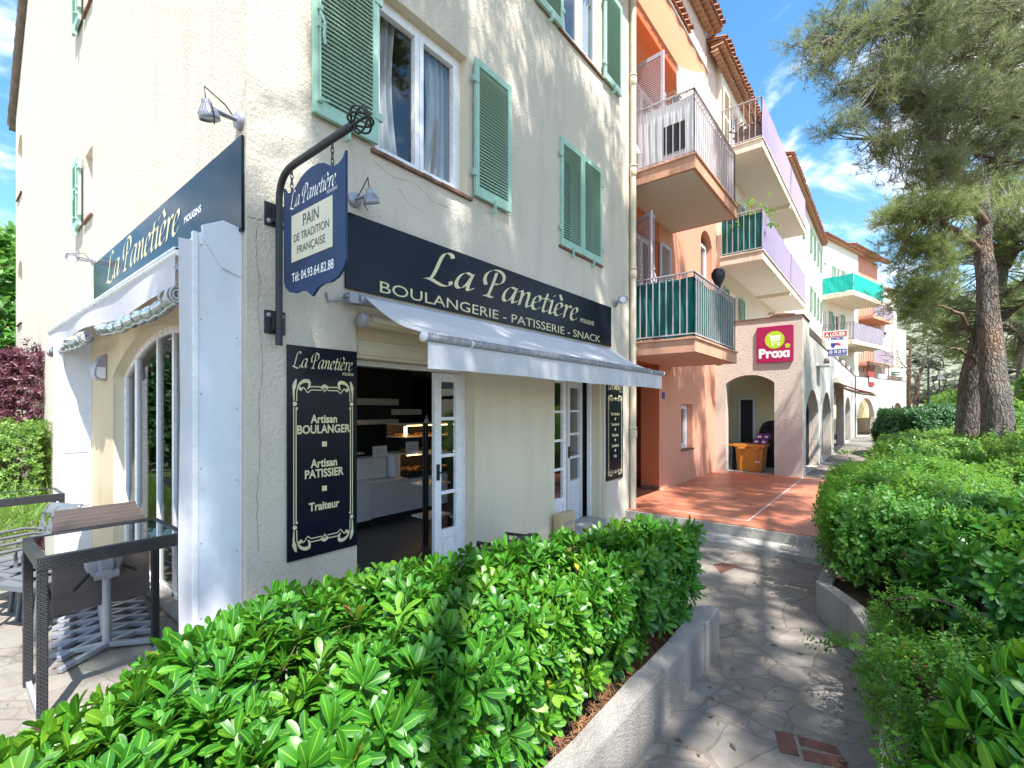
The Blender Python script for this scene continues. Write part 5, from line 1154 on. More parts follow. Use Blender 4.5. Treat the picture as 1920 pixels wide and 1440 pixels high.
k = MB(); k.box((12.22, AY-.03, 4.05), (12.52, .25, 4.075)); k.box((12.52, AY-.03, 4.05), (13.5, AY+.28, 4.075)); k.box((13.5, AY-.02, 3.721), (34.2, AY+.27, 3.74)); k.lbox(A2, 0, 9.72, -.27, .02, 3.721, 3.74); k.build('coping', 'terrasill', aw)
k = MB()
for x0, x1 in ((13.55, 17.35), (18.25, 21.9), (22.65, 25.4), (26.2, 29.2), (29.9, 33.1)):
    for i in range(4): k.box((x0, AY+.08, 3.76+i*.072), (x1, AY+.10, 3.82+i*.072))
for a0, a1 in ((.5, 4.0), (5.7, 8.9)):
    for i in range(4): k.lbox(A2, a0, a1, -.12, -.10, 3.76+i*.072, 3.82+i*.072)
k.build('slat_infill', 'darkwood', aw)
k = MB(); k.box((12.26, AY+.27, 2.75), (34.2, .1, 2.95)); k.box((34.2, -4.2, 2.75), (43, .1, 2.95)) if False else None; k.build('terrace_deck', 'soffit', AR)
k = MB(); wall(k, frame((0, 1.6, 0), X_, -Y_), 12.25, 36, -.02, 2.75, [], .1); k.add([(16.6, AY+.25, 0), (16.6, 1.6, 0), (16.6, 1.6, 2.75), (16.6, AY+.25, 2.75)], [(0, 3, 2, 1)]) ; k.box((15.2, -.75, 0), (15.26, 1.6, 2.75)); wall(k, (P(0, -1.8, 0), dB, nB, Z_), 0, 9.7, 0, 3, [], .1)
k.build('inner_wall', 'arcade_in', AR)
k = MB(); k.box((15.17, -.06, 0), (15.2, .30, 2.0)); k.build('door', 'dark', AR)
k = MB(); k.prism(frame((15.18, 0, 0), Y_, -X_), [(-.13, 0), (-.13, 2.08), (.37, 2.08), (.37, 0), (.30, 0), (.30, 2.0), (-.06, 2.0), (-.06, 0)], -.02, .02); k.build('door_frame', 'white', AR)

# shop sign on the end wall
t = thing('shop_sign', (12.24, -1.2, 2.9), 'magenta square sign with a lime cart disc reading Proxi', 'sign')
a0, a1, c0, c1 = .765, 1.605, 2.90, 3.83; rr = .05
rc = [(a0+rr-rr*math.cos(R(q)), c0+rr-rr*math.sin(R(q))) for q in range(0, 91, 30)]+[(a1-rr+rr*math.sin(R(q)), c0+rr-rr*math.cos(R(q))) for q in range(0, 91, 30)]+[(a1-rr+rr*math.cos(R(q)), c1-rr+rr*math.sin(R(q))) for q in range(0, 91, 30)]+[(a0+rr-rr*math.sin(R(q)), c1-rr+rr*math.cos(R(q))) for q in range(0, 91, 30)]
k = MB(); k.prism(FA, rc, .01, .05); k.build('board', 'magenta', t, .006)
k = MB(); put_disc(k, FA, a0+.42, c0+.575, .225, .0515, 28); put_disc(k, FA, a1-.13, c0+.405, .058, .0515, 16); k.build('disc', 'lime', t)
k = MB(); put_text(k, FA, 0, c0+.13, 'Proxı', .32, .0520, weight=.016, fit=(a0+.055, a1-.085), spacing=1.06)
m_ = a0+.42; cc = c0+.575
put_ribbon(k, FA, [(m_-.15, cc+.13), (m_-.10, cc+.12), (m_-.065, cc-.05)], .022, .0525); o, u, n, w_ = FA
k.add([o+u*a+n*.053+w_*c for a, c in ((m_-.085, cc+.11), (m_+.14, cc+.11), (m_+.115, cc-.03), (m_-.06, cc-.03))], [(3, 2, 1, 0)]); put_ribbon(k, FA, [(m_-.07, cc-.075), (m_+.11, cc-.075)], .022, .0525)
for da in (-.045, .09): put_disc(k, FA, m_+da, cc-.125, .028, .0528)
k.build('lettering', 'letter_w', t)
k = MB()
for i in range(3): put_ribbon(k, FA, [(m_-.035+.055*i, cc+.09), (m_-.03+.052*i, cc-.01)], .016, .0536)
k.build('cart_slot', 'lime', t)
# to-let sign projecting from the parapet
t = thing('to_let_sign', (18.4, -1.9, 3.5), 'white rental board reading A Louer in red and blue', 'sign')
FL = frame((18.3, 0, 0), -Y_, -X_); a0, a1, c0, c1 = 1.66, 2.36, 3.52, 4.42
k = MB(); k.lbox(FL, a0, a1, 0, .02, c0, c1); k.build('board', 'white', t); m_ = (a0+a1)/2
k = MB(); k.lbox(FL, a0+.03, a1-.03, .02, .024, c1-.22, c1-.04)
k.add([FL[0]+FL[1]*a+FL[2]*.0245+Z_*c for a, c in ((m_+.0, c0+.47), (m_+.10, c0+.47), (m_+.16, c0+.37), (m_+.0, c0+.41))], [(3, 2, 1, 0)]); k.build('red_band', 'red', t)
k = MB(); k.lbox(FL, a0+.03, a1-.03, .02, .024, c0+.07, c0+.25); k.lbox(FL, a0+.03, a1-.03, .02, .024, c0+.02, c0+.05); k.build('blue_band', 'blue', t)
k = MB(); k.lbox(FL, m_-.13, m_, .02, .0225, c0+.36, c0+.47); k.lbox(FL, m_-.11, m_-.03, .02, .0225, c0+.31, c0+.36); k.build('emblem', 'blue', t)
k = MB(); put_text(k, FL, 0, c1-.32, '1 PIECES', .105, .0225, fit=(a0+.15, a1-.12), weight=.004); k.build('lettering', 'blue', t)
k = MB(); put_text(k, FL, 0, c1-.19, 'A LOUER', .165, .0265, weight=.006, fit=(a0+.06, a1-.06)); k.build('lettering', 'letter_w', t)
k = MB(); put_text(k, FL, 0, c0+.11, '06 03 18 25 97', .15, .0265, weight=.004, fit=(a0+.05, a1-.05)); k.build('lettering', 'letter_w', t)
k = MB(); k.box((18.27, -1.79, 3.7), (18.3, -1.60, 3.74)); k.build('fixing', 'iron', t)
# small banner, shop awning, wall lettering shapes
t = thing('red_banner', (36, -2.6, 3.5), 'small red and white banner hung over the terrace parapet', 'banner')
k = MB(); u0 = 2.0; q = lambda a, c: A2[0]+dB*a+nB*(.07+.02*math.sin(c*9))+Z_*c
for (ca, cb, kk) in ((4.1, 3.72, 0), (3.72, 3.45, 1), (3.45, 3.2, 0)):
    k.k = kk; k.add([q(1.9+.25*(4.1-cb), cb), q(2.75+.25*(4.1-cb), cb), q(2.75+.25*(4.1-ca), ca), q(1.9+.25*(4.1-ca), ca)], [(0, 1, 2, 3)])
k.build('cloth', ['red', 'white'], t)
t = thing('shop_awning', (23, -2.4, 2.5), 'cream and dark red awning over the wide opening of the arcade', 'awning')
k = MB(); k.box((20.4, AY-.16, 2.72), (25.4, AY-.002, 2.90)); k.build('cassette', 'smooth', t, .01)
k = MB(); k.grid(lambda i, j: Vector((20.45+4.9*i, AY-.12-1.05*j, 2.74-.42*j-.04*math.sin(math.pi*j))), 20, 6); k.build('canopy', 'red_cloth', t)
k = MB(); k.tube([(20.4, AY-1.18, 2.30), (25.4, AY-1.18, 2.30)], .035, 8); k.build('front_bar', 'smooth', t)
for xx in (21.2, 24.6):
    k = MB(); k.tube([(xx, AY-.1, 2.6), (xx+.6, AY-.6, 2.4), (xx, AY-1.15, 2.30)], .03, 6); k.build('folding_arm', 'smooth', t)
t = thing('lamp_bracket', (15.2, -1.9, 3.1), 'small white bracket and weathered dark mark on the arcade front', 'bracket')
k = MB(); k.box((15.0, AY-.30, 2.98), (15.9, AY-.002, 3.02)); k.build('arm', 'white', t); k = MB(); k.lathe((15.6, AY-.2, 3.03), [(0, 0), (.07, .02), (.08, .10), (.05, .2), (0, .22)], 10); k.build('lamp', 'darkwood', t)

# bins and goods inside the arch
t = thing('wheeled_bin', (13.1, -.5, 0), 'orange brown wheeled bin standing inside the shop arch', 'bin')
k = MB(); y0, y1 = -.14, -.84; xs = 12.62
def frust(k, xa, xb, ya, yb, za, zb, t0):
    k.add([(xa+t0, ya-t0, za), (xb-t0, ya-t0, za), (xb-t0, yb+t0, za), (xa+t0, yb+t0, za), (xa, ya, zb), (xb, ya, zb), (xb, yb, zb), (xa, yb, zb)], [(0, 1, 2, 3), (7, 6, 5, 4), (0, 4, 5, 1), (1, 5, 6, 2), (2, 6, 7, 3), (3, 7, 4, 0)])
frust(k, xs, xs+.62, y0, y1, .0, .66, .05); k.build('body', 'binorange', t, .015)
k = MB(); k.box((xs-.04, y0+.04, .66), (xs+.66, y1-.04, .745)); k.box((xs-.05, y0-.08, .60), (xs, y0-.26, .66)); k.box((xs-.05, y1+.26, .60), (xs, y1+.08, .66)); k.build('rim', 'binorange', t, .01)
k = MB()
for yy in (y0-.14, y1+.14): k.box((xs-.006, yy-.012, .03), (xs+.03, yy+.012, .6))
k.build('rib', 'binorange', t); k = MB(); k.box((xs+.02, y1+.10, .24), (xs+.031, y1+.19, .30)); k.build('sticker', 'paper', t)
t = thing('grey_bin', (13.0, .2, 0), 'grey bin with a brown lid at the edge of the shop arch', 'bin')
k = MB(); frust(k, 12.7, 13.2, .30, -.06, 0, .66, .03); k.build('body', 'chairgrey', t); k = MB(); k.box((12.67, -.09, .66), (13.23, .32, .72)); k.build('lid', 'binorange', t, .01)
t = thing('covered_trolley', (14.2, -.7, 0), 'bulky goods under a black cover behind the orange bin', 'covered goods')
k = MB(); k.grid(lambda i, j: (lambda a, f: Vector((14.4+.42*math.cos(a)*f, -.92+.55*math.sin(a)*f, .0+1.22*math.sin(j*1.57)+(.14*math.sin(a+.5)+.05*math.sin(a*4))*math.sin(j*1.57))))(2*math.pi*i, math.cos(max(0, j-.35)/.65*1.57)**.45 if j < 1 else 0), 30, 14); k.build('cover', 'black', t)
t = thing('stacked_boxes', (13.7, -.8, .7), 'purple cartons piled on the rim of the orange bin', 'boxes')
for i, (yy, zz) in enumerate(((-.62, .75), (-.80, .75), (-.70, .89), (-.86, .89))):
    k = MB(); k.lbox((Vector((13.0, yy, zz)), Vector((1, .1*i, 0)).normalized(), Vector((-.1*i, 1, 0)).normalized(), Z_), -.12, .12, -.085, .085, .0, .13); k.k = 1; k.lbox((Vector((12.875, yy, zz)), X_, Y_, Z_), -.008, -.004, -.05, .04, .03, .08); k.build('carton', ['purple', 'paper'], t)
t = thing('goods_shelf', (15.6, -1.1, 0), 'dark shelf of goods in the shadow of the shop arch', 'shelf')
k = MB(); k.box((15.4, -1.5, 0), (15.9, -.75, 2.3)); k.build('frame', 'black', t)
k = MB()
for i in range(22): z = .3+1.8*rng.random(); yy = -.8-.6*rng.random(); k.k = int(rng.integers(0, 3)); k.box((15.37, yy-.06, z), (15.4, yy+.06, z+.12))
k.build('carton', ['paper', 'green_sh', 'purple'], t)
t = thing('garden_umbrella', (13.6, -1.3, 0), 'folded green parasol leaning inside the first arch', 'umbrella')
k = MB(); k.lathe((13.6, -1.25, .2), [(.03, 0), (.14, .3), (.12, .9), (.05, 1.6), (0, 1.7)], 10); k.build('canopy', 'green_sh', t); k = MB(); k.tube([(13.6, -1.25, 0), (13.6, -1.25, 2.0)], .02, 6); k.build('pole', 'lgrey', t)
# street lamp
t = thing('street_lamp', at(1741, 780, .0225), 'black crook necked street lamp with a lantern among the shrubs', 'street lamp')
c = at(1741, 767, .0225); x, y = c.x, c.y; rt = Vector((.628, -.778, 0))
k = MB(); k.tube([(x, y, -.2), (x, y, .9), (x, y, 2.1), (x, y, 3.55)], [.09, .075, .045, .032], 10); B0 = Vector((x, y, 3.55))
crook = [B0+rt*(.32-.32*math.cos(R(q)))+Z_*(.40*math.sin(R(q))) for q in range(0, 181, 15)]+[B0+rt*(.64-.17*(1-math.cos(R(q))))+Z_*(-.20*math.sin(R(q))) for q in range(20, 181, 20)]+[B0+rt*(.30+.11*(1-math.cos(R(q))))+Z_*(.13*math.sin(R(q))) for q in range(20, 221, 20)]
k.tube(crook, .022, 8); k.build('post', 'iron', t)
lc = B0+rt*.46-Z_*.62; k = MB(); k.tube([lc+Z_*.28, lc+Z_*.45], .012, 6)
k.lathe(lc, [(.26, .0), (.20, .12), (.05, .24), (.03, .28), (0, .29)], 6, smooth=False); k.lathe(lc-Z_*.02, [(.27, 0), (.27, .02), (.2, .02)], 6, smooth=False)
for i in range(6):
    a = 2*math.pi*i/6; k.tube([lc+Vector((.24*math.cos(a), .24*math.sin(a), 0)), lc+Vector((.15*math.cos(a), .15*math.sin(a), -.42))], .014, 5)
k.lathe(lc-Z_*.44, [(.16, 0), (.16, .03), (0, .03)], 6, smooth=False); ln_ = k.build('lantern', 'iron', t)
k = MB(); k.lathe(lc-Z_*.40, [(.135, 0), (.215, .39)], 6, smooth=False); k.build('glass', 'glass', ln_)
t = thing('thin_mast', at(1805, 770, .026), 'thin pale pole standing among the shrubs beside the big pine', 'pole')
c = at(1805, 760, .026); k = MB(); k.tube([(c.x, c.y, 0), (c.x, c.y, 3.4)], .035, 6); k.build('pole', 'lgrey', t)
# ================================================================= planting
def np_mesh(name, V, Q, UV, mat, parent=None):
    me = bpy.data.meshes.new(name); n, m = len(V), len(Q)
    me.vertices.add(n); me.vertices.foreach_set('co', V.astype(np.float32).ravel())
    me.loops.add(4*m); me.loops.foreach_set('vertex_index', Q.astype(np.int32).ravel())
    me.polygons.add(m); me.polygons.foreach_set('loop_start', np.arange(0, 4*m, 4, dtype=np.int32)); me.polygons.foreach_set('loop_total', np.full(m, 4, np.int32))
    me.polygons.foreach_set('use_smooth', np.ones(m, bool))
    uv = me.uv_layers.new(name='UVMap'); uv.data.foreach_set('uv', UV.astype(np.float32)[Q.ravel()].ravel())
    me.update(); me.validate(); me.materials.append(M[mat])
    o = bpy.data.objects.new(name, me); COL.objects.link(o)
    if parent is not None: hang(o, parent)
    return o
def leaf_t(L, W, fold=.25, curl=.2, ns=4, ob=.66):
    v = {5: np.array([0, .25, .52, .75, .91, 1.]), 4: np.array([0, .3, .62, .88, 1.])}.get(ns, np.linspace(0, 1, ns+1)); w = (.10+.9*np.sin(np.clip(v/.72, 0, 1)*np.pi/2)**1.15)*np.sqrt(np.clip(1-(np.clip(v-.72, 0, 1)/.29)**2, .02, 1)); w[-1] *= .5; w = w/w.max()*W/2
    V, U = [], []
    for vi, wi in zip(v, w):
        y, z = L*vi*(1-.12*curl*vi), -curl*L*vi*vi
        for s, u in ((-1, 0), (0, .5), (1, 1)): V.append((s*wi, y, z+fold*abs(s)*wi)); U.append((u, vi))
    Q = [(r*3+c, r*3+c+1, r*3+c+4, r*3+c+3) for r in range(ns) for c in range(2)]
    return np.array(V), np.array(Q), np.array(U)
def rot_t(V, tilt, az):
    ct, st = math.cos(tilt), math.sin(tilt); V = np.stack([V[:, 0], V[:, 1]*ct-V[:, 2]*st, V[:, 1]*st+V[:, 2]*ct], 1)
    ca, sa = math.cos(az), math.sin(az); return np.stack([V[:, 0]*ca-V[:, 1]*sa, V[:, 0]*sa+V[:, 1]*ca, V[:, 2]], 1)
def merge_t(parts):
    V, Q, U, o = [], [], [], 0
    for v, q, u in parts: V.append(v); Q.append(q+o); U.append(u); o += len(v)
    return np.concatenate(V), np.concatenate(Q), np.concatenate(U)
def rosette_t(k, L, W, open_=1.0, ns=4):
    parts = []
    for i in range(k):
        f = i/(k-1); tilt = R(72-62*f**.8*open_+rng.uniform(-9, 9)); l = L*(.78+.3*math.sin(math.pi*(.15+.7*f)))*rng.uniform(.85, 1.12)
        V, Q, U = leaf_t(l, W*rng.uniform(.85, 1.15), rng.uniform(.12, .4), rng.uniform(.05, .4), ns)
        V = V+np.array([0, .006, 0]); V = rot_t(V, R(90)-(R(90)-tilt) if False else R(90)-R(20+62*(1-f)*open_+rng.uniform(-8, 8)), i*2.399+rng.uniform(-.25, .25)); V[:, 2] += -.03*(1-f); parts.append((V, Q, U))
    return merge_t(parts)
def sprig_t(k, L, lw, lh, ns=2, spread=60):
    parts = []
    for i in range(k):
        f = i/k; V, Q, U = leaf_t(lh*rng.uniform(.7, 1.15), lw*rng.uniform(.8, 1.2), rng.uniform(.1, .4), rng.uniform(0, .3), ns)
        V = rot_t(V, R(90-spread*rng.uniform(.7, 1.2)), i*2.399+rng.uniform(-.4, .4)); V[:, 2] += L*f; parts.append((V, Q, U))
    return merge_t(parts)
def blade_t(k, L, W, rad=.04):
    parts = []
    for i in range(k):
        V, Q, U = leaf_t(L*rng.uniform(.6, 1.1), W, .1, rng.uniform(.1, .5), 3); V = rot_t(V, R(rng.uniform(55, 85)), rng.uniform(0, 6.28)); V[:, :2] += rng.uniform(-rad, rad, 2); parts.append((V, Q, U))
    return merge_t(parts)
def tuft_t(k, L, w, lo=12, hi=80, ax=.08):
    V, Q = [], []
    for i in range(k):
        a, c = rng.uniform(0, 6.28), R(rng.uniform(lo, hi)); d = np.array([math.sin(c)*math.cos(a), math.sin(c)*math.sin(a), math.cos(c)]); p = np.cross(d, rng.normal(size=3)); p /= np.linalg.norm(p)+1e-9
        b = np.array([0, 0, rng.uniform(-ax, ax)]); l = L*rng.uniform(.7, 1.15); o = len(V); V += [b-p*w/2, b+p*w/2, b+d*l+p*w*.18, b+d*l-p*w*.18]; Q.append((o, o+1, o+2, o+3))
    return np.array(V), np.array(Q), np.tile(np.array([[.2, 0], [.8, 0], [.8, 1], [.2, 1]]), (k, 1))
def scatter(name, temps, P, A, S, mat, parent=None):
    """copies of leaf templates at P, axis A, scale S, baked into one mesh"""
    P, A, S = np.asarray(P, float), np.asarray(A, float), np.asarray(S, float); A = A/np.linalg.norm(A, axis=1, keepdims=True)
    n = len(P); r = rng.normal(size=(n, 3)); a = np.cross(A, r); a /= np.linalg.norm(a, axis=1, keepdims=True); b = np.cross(A, a); Mx = np.stack([a, b, A], 2)*S[:, None, None]
    ti = rng.integers(0, len(temps), n); VV, QQ, UU, o = [], [], [], 0
    for k, (V, Q, U) in enumerate(temps):
        idx = np.nonzero(ti == k)[0]
        if not len(idx): continue
        W = np.einsum('nij,vj->nvi', Mx[idx], V)+P[idx][:, None, :]; m = len(V)
        VV.append(W.reshape(-1, 3)); QQ.append((Q[None]+(np.arange(len(idx))*m)[:, None, None]).reshape(-1, 4)+o); UU.append(np.tile(U, (len(idx), 1))); o += len(idx)*m
    return np_mesh(name, np.concatenate(VV), np.concatenate(QQ), np.concatenate(UU), mat, parent)
def inside(poly, p):
    x, y = p[:, 0], p[:, 1]; r = np.zeros(len(p), bool); n = len(poly)
    for i in range(n):
        (x0, y0), (x1, y1) = poly[i], poly[(i+1) % n]
        c = ((y0 > y) != (y1 > y)); r ^= c & (x < (x1-x0)*(y-y0)/((y1-y0) if y1 != y0 else 1e-9)+x0)
    return r
def edge_dist(poly, p):
    best = np.full(len(p), 1e9); out = np.zeros((len(p), 2)); n = len(poly)
    ar = sum(poly[i][0]*poly[(i+1) % n][1]-poly[(i+1) % n][0]*poly[i][1] for i in range(n)); sg = 1 if ar > 0 else -1
    for i in range(n):
        a, b = np.array(poly[i], float), np.array(poly[(i+1) % n], float); d = b-a; t = np.clip(((p-a)@d)/(d@d), 0, 1); q = a+t[:, None]*d; dd = np.linalg.norm(p-q, axis=1)
        m = dd < best; best[m] = dd[m]; out[m] = sg*np.array([d[1], -d[0]])/np.linalg.norm(d)
    return best, out
def bumpf(p, s, seed):
    return (np.sin(p[:, 0]*s+seed)+np.sin(p[:, 1]*s*1.3+seed*2.1)+np.sin((p[:, 0]+p[:, 1])*s*.7+seed*.7)+np.sin((p[:, 0]-p[:, 1])*s*1.9+seed))/4
def shrub(name, label, cat, poly, z0, z1, mat, temps, dens, sc=(.85, 1.15), layers=2, side=1.0, rnd=.25, bulge=.12, amp=.06, ntop=None, group=None, stems=30, stem_r=.010, ztop=None, freq=3.0, kind=None, seed=1.0, shoots=0, shoot_l=1.0):
    """a clipped or loose mass of foliage over an outline: leaves on top and flanks, woody stems inside"""
    poly = [tuple(p) for p in poly]; xs, ys = [p[0] for p in poly], [p[1] for p in poly]; area = abs(sum(poly[i][0]*poly[(i+1) % len(poly)][1]-poly[(i+1) % len(poly)][0]*poly[i][1] for i in range(len(poly))))/2
    def pts(n):
        o = np.zeros((0, 2))
        while len(o) < n:
            q = np.stack([rng.uniform(min(xs), max(xs), n*2), rng.uniform(min(ys), max(ys), n*2)], 1); o = np.concatenate([o, q[inside(poly, q)]])
        return o[:n]
    zt = ztop if ztop is not None else (lambda p: np.full(len(p), z1))
    P, A, S = [], [], []
    for ly in range(layers):
        p = pts(max(4, int(area*dens*(1 if ly == 0 else .8)))); d, o = edge_dist(poly, p); e = np.clip(1-d/max(rnd, 1e-3), 0, 1)
        z = zt(p)-rnd*.55*e**2+amp*bumpf(p, freq, seed)*1.6-ly*rng.uniform(.05, .17, len(p))-.085*rng.random(len(p))**2
        z = np.maximum(z, z0+.03)
        P.append(np.column_stack([p, z])); ax = np.column_stack([o*e[:, None]*1.1, np.ones(len(p))])+rng.normal(0, .33, (len(p), 3)); ax[:, 2] = np.abs(ax[:, 2])+.15; A.append(ax); S.append(rng.uniform(*sc, len(p)))
    n = len(poly)
    ar = sum(poly[i][0]*poly[(i+1) % n][1]-poly[(i+1) % n][0]*poly[i][1] for i in range(n)); sg = 1 if ar > 0 else -1
    for i in range(n):
        a, b = np.array(poly[i], float), np.array(poly[(i+1) % n], float); L = np.linalg.norm(b-a); out = sg*np.array([(b-a)[1], -(b-a)[0]])/L
        for ly in range(2):
            m = int(L*max(.1, z1-z0)*dens*side*(1 if ly == 0 else .6)); 
            if m < 1: continue
            t = rng.random(m); p = a+t[:, None]*(b-a); h = rng.random(m)**.8; zz = z0+.06+(zt(p)-z0-.08)*h
            off = bulge*np.sin(np.pi*(.15+.75*h))*(1+.6*bumpf(np.column_stack([p[:, 0]+p[:, 1], zz]), freq*1.7, seed+3))-ly*.11-.04*rng.random(m)
            p = p+out*off[:, None]; P.append(np.column_stack([p, zz])); A.append(np.column_stack([np.tile(out, (m, 1)), np.full(m, .55)])+rng.normal(0, .35, (m, 3))); S.append(rng.uniform(*sc, m))
    P, A, S = np.concatenate(P), np.concatenate(A), np.concatenate(S); shoot_pts = []
    for j in rng.integers(0, len(P), shoots):        # stray shoots standing clear of the mass
        d = A[j]/np.linalg.norm(A[j])+np.array([0, 0, .9])+rng.normal(0, .25, 3); d /= np.linalg.norm(d); l = rng.uniform(.10, .26)*shoot_l; ns_ = int(4+l*18)
        q = P[j]+d*np.linspace(.02, l, ns_)[:, None]+rng.normal(0, .008, (ns_, 3)); shoot_pts.append((P[j], q[-1]))
        P, A, S = np.concatenate([P, q]), np.concatenate([A, d+rng.normal(0, .45, (ns_, 3))]), np.concatenate([S, rng.uniform(sc[0]*.5, sc[0]*.9, ns_)])
    c = P.mean(0); t = thing(name, (float(c[0]), float(c[1]), z0), label, cat, group)
    if kind: t['kind'] = kind
    scatter('foliage', temps, P, A, S, mat, t)
    if shoot_pts:
        k = MB()
        for a, b in shoot_pts: k.tube([a, b], [stem_r*.45, stem_r*.2], 4, False)
        k.build('shoot_stems', 'stem', t)
    if stems:
        k = MB(); g_ = rng.choice(len(P), min(len(P), stems*5), replace=False); roots = pts(max(3, stems//4))
        for j in g_:
            p = Vector(P[j]); q = roots[np.argmin(((roots-P[j][:2])**2).sum(1)+rng.random(len(roots))*.05)]; b = Vector((q[0], q[1], z0-.02))
            m = b.lerp(p, .55)+Vector((rng.uniform(-.06, .06), rng.uniform(-.06, .06), -.03)); k.tube([b, m, p], [stem_r, stem_r*.7, stem_r*.35], 5, False)
        k.build('stems', 'stem', t)
    return t
T_TOB = [rosette_t(int(rng.integers(9, 14)), .096, .034, rng.uniform(.8, 1.1), 5) for _ in range(9)]
T_SML = [sprig_t(int(rng.integers(9, 15)), .13, .020, .033, 2, 62) for _ in range(8)]
T_MID = [sprig_t(int(rng.integers(7, 11)), .12, .028, .058, 2, 60) for _ in range(8)]
T_FAR = [sprig_t(9, .22, .07, .12, 2, 65) for _ in range(6)]

# near planter and its glossy hedge
t = thing('planter_wall', (0, -2.37, PZ), 'weathered concrete planter wall holding the glossy hedge along the path', 'planter wall')
k = MB(); k.grid(lambda i, j: Vector((-4+6.22*i, -2.43+.12*j, .115+.006*math.sin(i*40)+.004*math.sin(i*97+j*9))), 60, 2, False)
k.box((-4, -2.43, PZ-.05), (2.20, -2.31, .108)); k.build('wall', 'concrete', t, .012)
k = MB(); k.prism(frame((0, 0, 0), X_, Z_, Y_), [(2.20, -2.455), (2.56, -2.44), (2.56, -2.36), (2.42, -2.25), (2.20, -2.27)], PZ-.05, .125); k.build('end_pier', 'concrete', t, .015)
dv = Vector((-.83, .56, 0)); k = MB(); k.lbox((Vector((2.50, -2.38, 0)), dv, Vector((.56, .83, 0)), Z_), .12, 4.2, -.06, .05, PZ-.05, .09); k.build('back_wall', 'concrete', t, .012)
k = MB(); k.add([(-4, -2.31, .03), (2.35, -2.31, .03), (-.9, .02, .03), (-4, -.6, .03)], [(0, 1, 2, 3)]); struct('planting_soil', k, 'mulch')
HP = [(-2.6, -2.30), (-.6, -2.25), (.4, -2.17), (1.2, -2.15), (1.9, -2.18), (2.42, -2.25), (2.45, -2.08), (1.85, -1.72), (.9, -1.25), (.3, -1.06), (-.3, -1.02), (-.8, -1.18), (-1.1, -1.42), (-1.7, -1.45), (-2.6, -1.5)]
def hz_top(p): return .735+.05*np.clip((p[:, 0]-1.0)/1.2, 0, 1)-.05*np.clip((-p[:, 0]-.8)/.8, 0, 1)
shrub('hedge', 'dense glossy evergreen hedge with whorled leaves in the concrete planter', 'hedge', HP, .03, .74, 'tobira', T_TOB, 150, (.55, 1.12), 3, .95, .22, .10, .055, ztop=hz_top, stems=90, freq=4.1)
# fallen leaves on the mulch
k = MB()
for (px, py) in ((1213, 1135+70), (1180, 1262), (1165, 1285), (1150, 1200), (1250, 1168)):
    c = on_z(px, py, .045); a = rng.uniform(0, 6.28); u = Vector((math.cos(a), math.sin(a), 0)); v = Vector((-u.y, u.x, .2)); k.add([c-u*.03, c+v*.013, c+u*.03+Z_*.012, c-v*.012], [(0, 1, 2, 3)])
tag(k.build('fallen_leaves', m_plain('yellow_leaf', (.62, .42, .06), .6, var=.2)), 'yellow fallen leaves lying on the mulch inside the planter', 'leaves', kind='stuff')
tw = MB()
for i in range(900):
    x = rng.uniform(-.2, 2.3); y = rng.uniform(-2.30, -2.0); a = rng.uniform(0, 6.28); l = rng.uniform(.03, .07); c = Vector((x, y, .035+.02*rng.random())); d = Vector((math.cos(a)*l, math.sin(a)*l, rng.uniform(-.008, .012))); s_ = Vector((-d.y, d.x, 0)).normalized()*.0016; tw.add([c-d-s_, c-d+s_, c+d+s_, c+d-s_], [(0, 1, 2, 3)])
tag(tw.build('pine_litter', m_plain('dry_needle', (.42, .21, .10), .8, var=.3)), 'dry brown pine needles covering the planter soil', 'litter', kind='stuff')

M['leaf_bits'] = m_plain('dead_leaf', (.20, .12, .06), .8, var=.5)
tw = MB()
for i in range(420):
    u_ = rng.random(); x, y, z = (rng.uniform(.6, 5.4), rng.uniform(-3.4, -1.2), PZ+.005) if u_ < .55 else (rng.uniform(6.3, 12), rng.uniform(-2.9, .1), .005) if u_ < .8 else (rng.uniform(-2.5, -.1), rng.uniform(.5, 6), PZ+.005)
    if u_ < .55 and y > -2.47 and x < 2.6: continue
    if u_ < .55: y = y if rng.random() < .5 else (-2.52-.1*rng.random() if rng.random() < .5 and x < 2.5 else -3.35+.15*rng.random())
    a = rng.uniform(0, 6.28); l = rng.uniform(.012, .035); w_ = l*rng.choice([.08, .4]); d = Vector((math.cos(a)*l, math.sin(a)*l, 0)); s_ = Vector((-math.sin(a)*w_, math.cos(a)*w_, .006)); c = Vector((x, y, z)); tw.add([c-d, c+s_, c+d+Z_*.004, c-s_+Z_*.012], [(0, 3, 2, 1)])
tag(tw.build('leaf_litter', 'leaf_bits'), 'scattered dead leaves and needles on the paving', 'litter', kind='stuff')
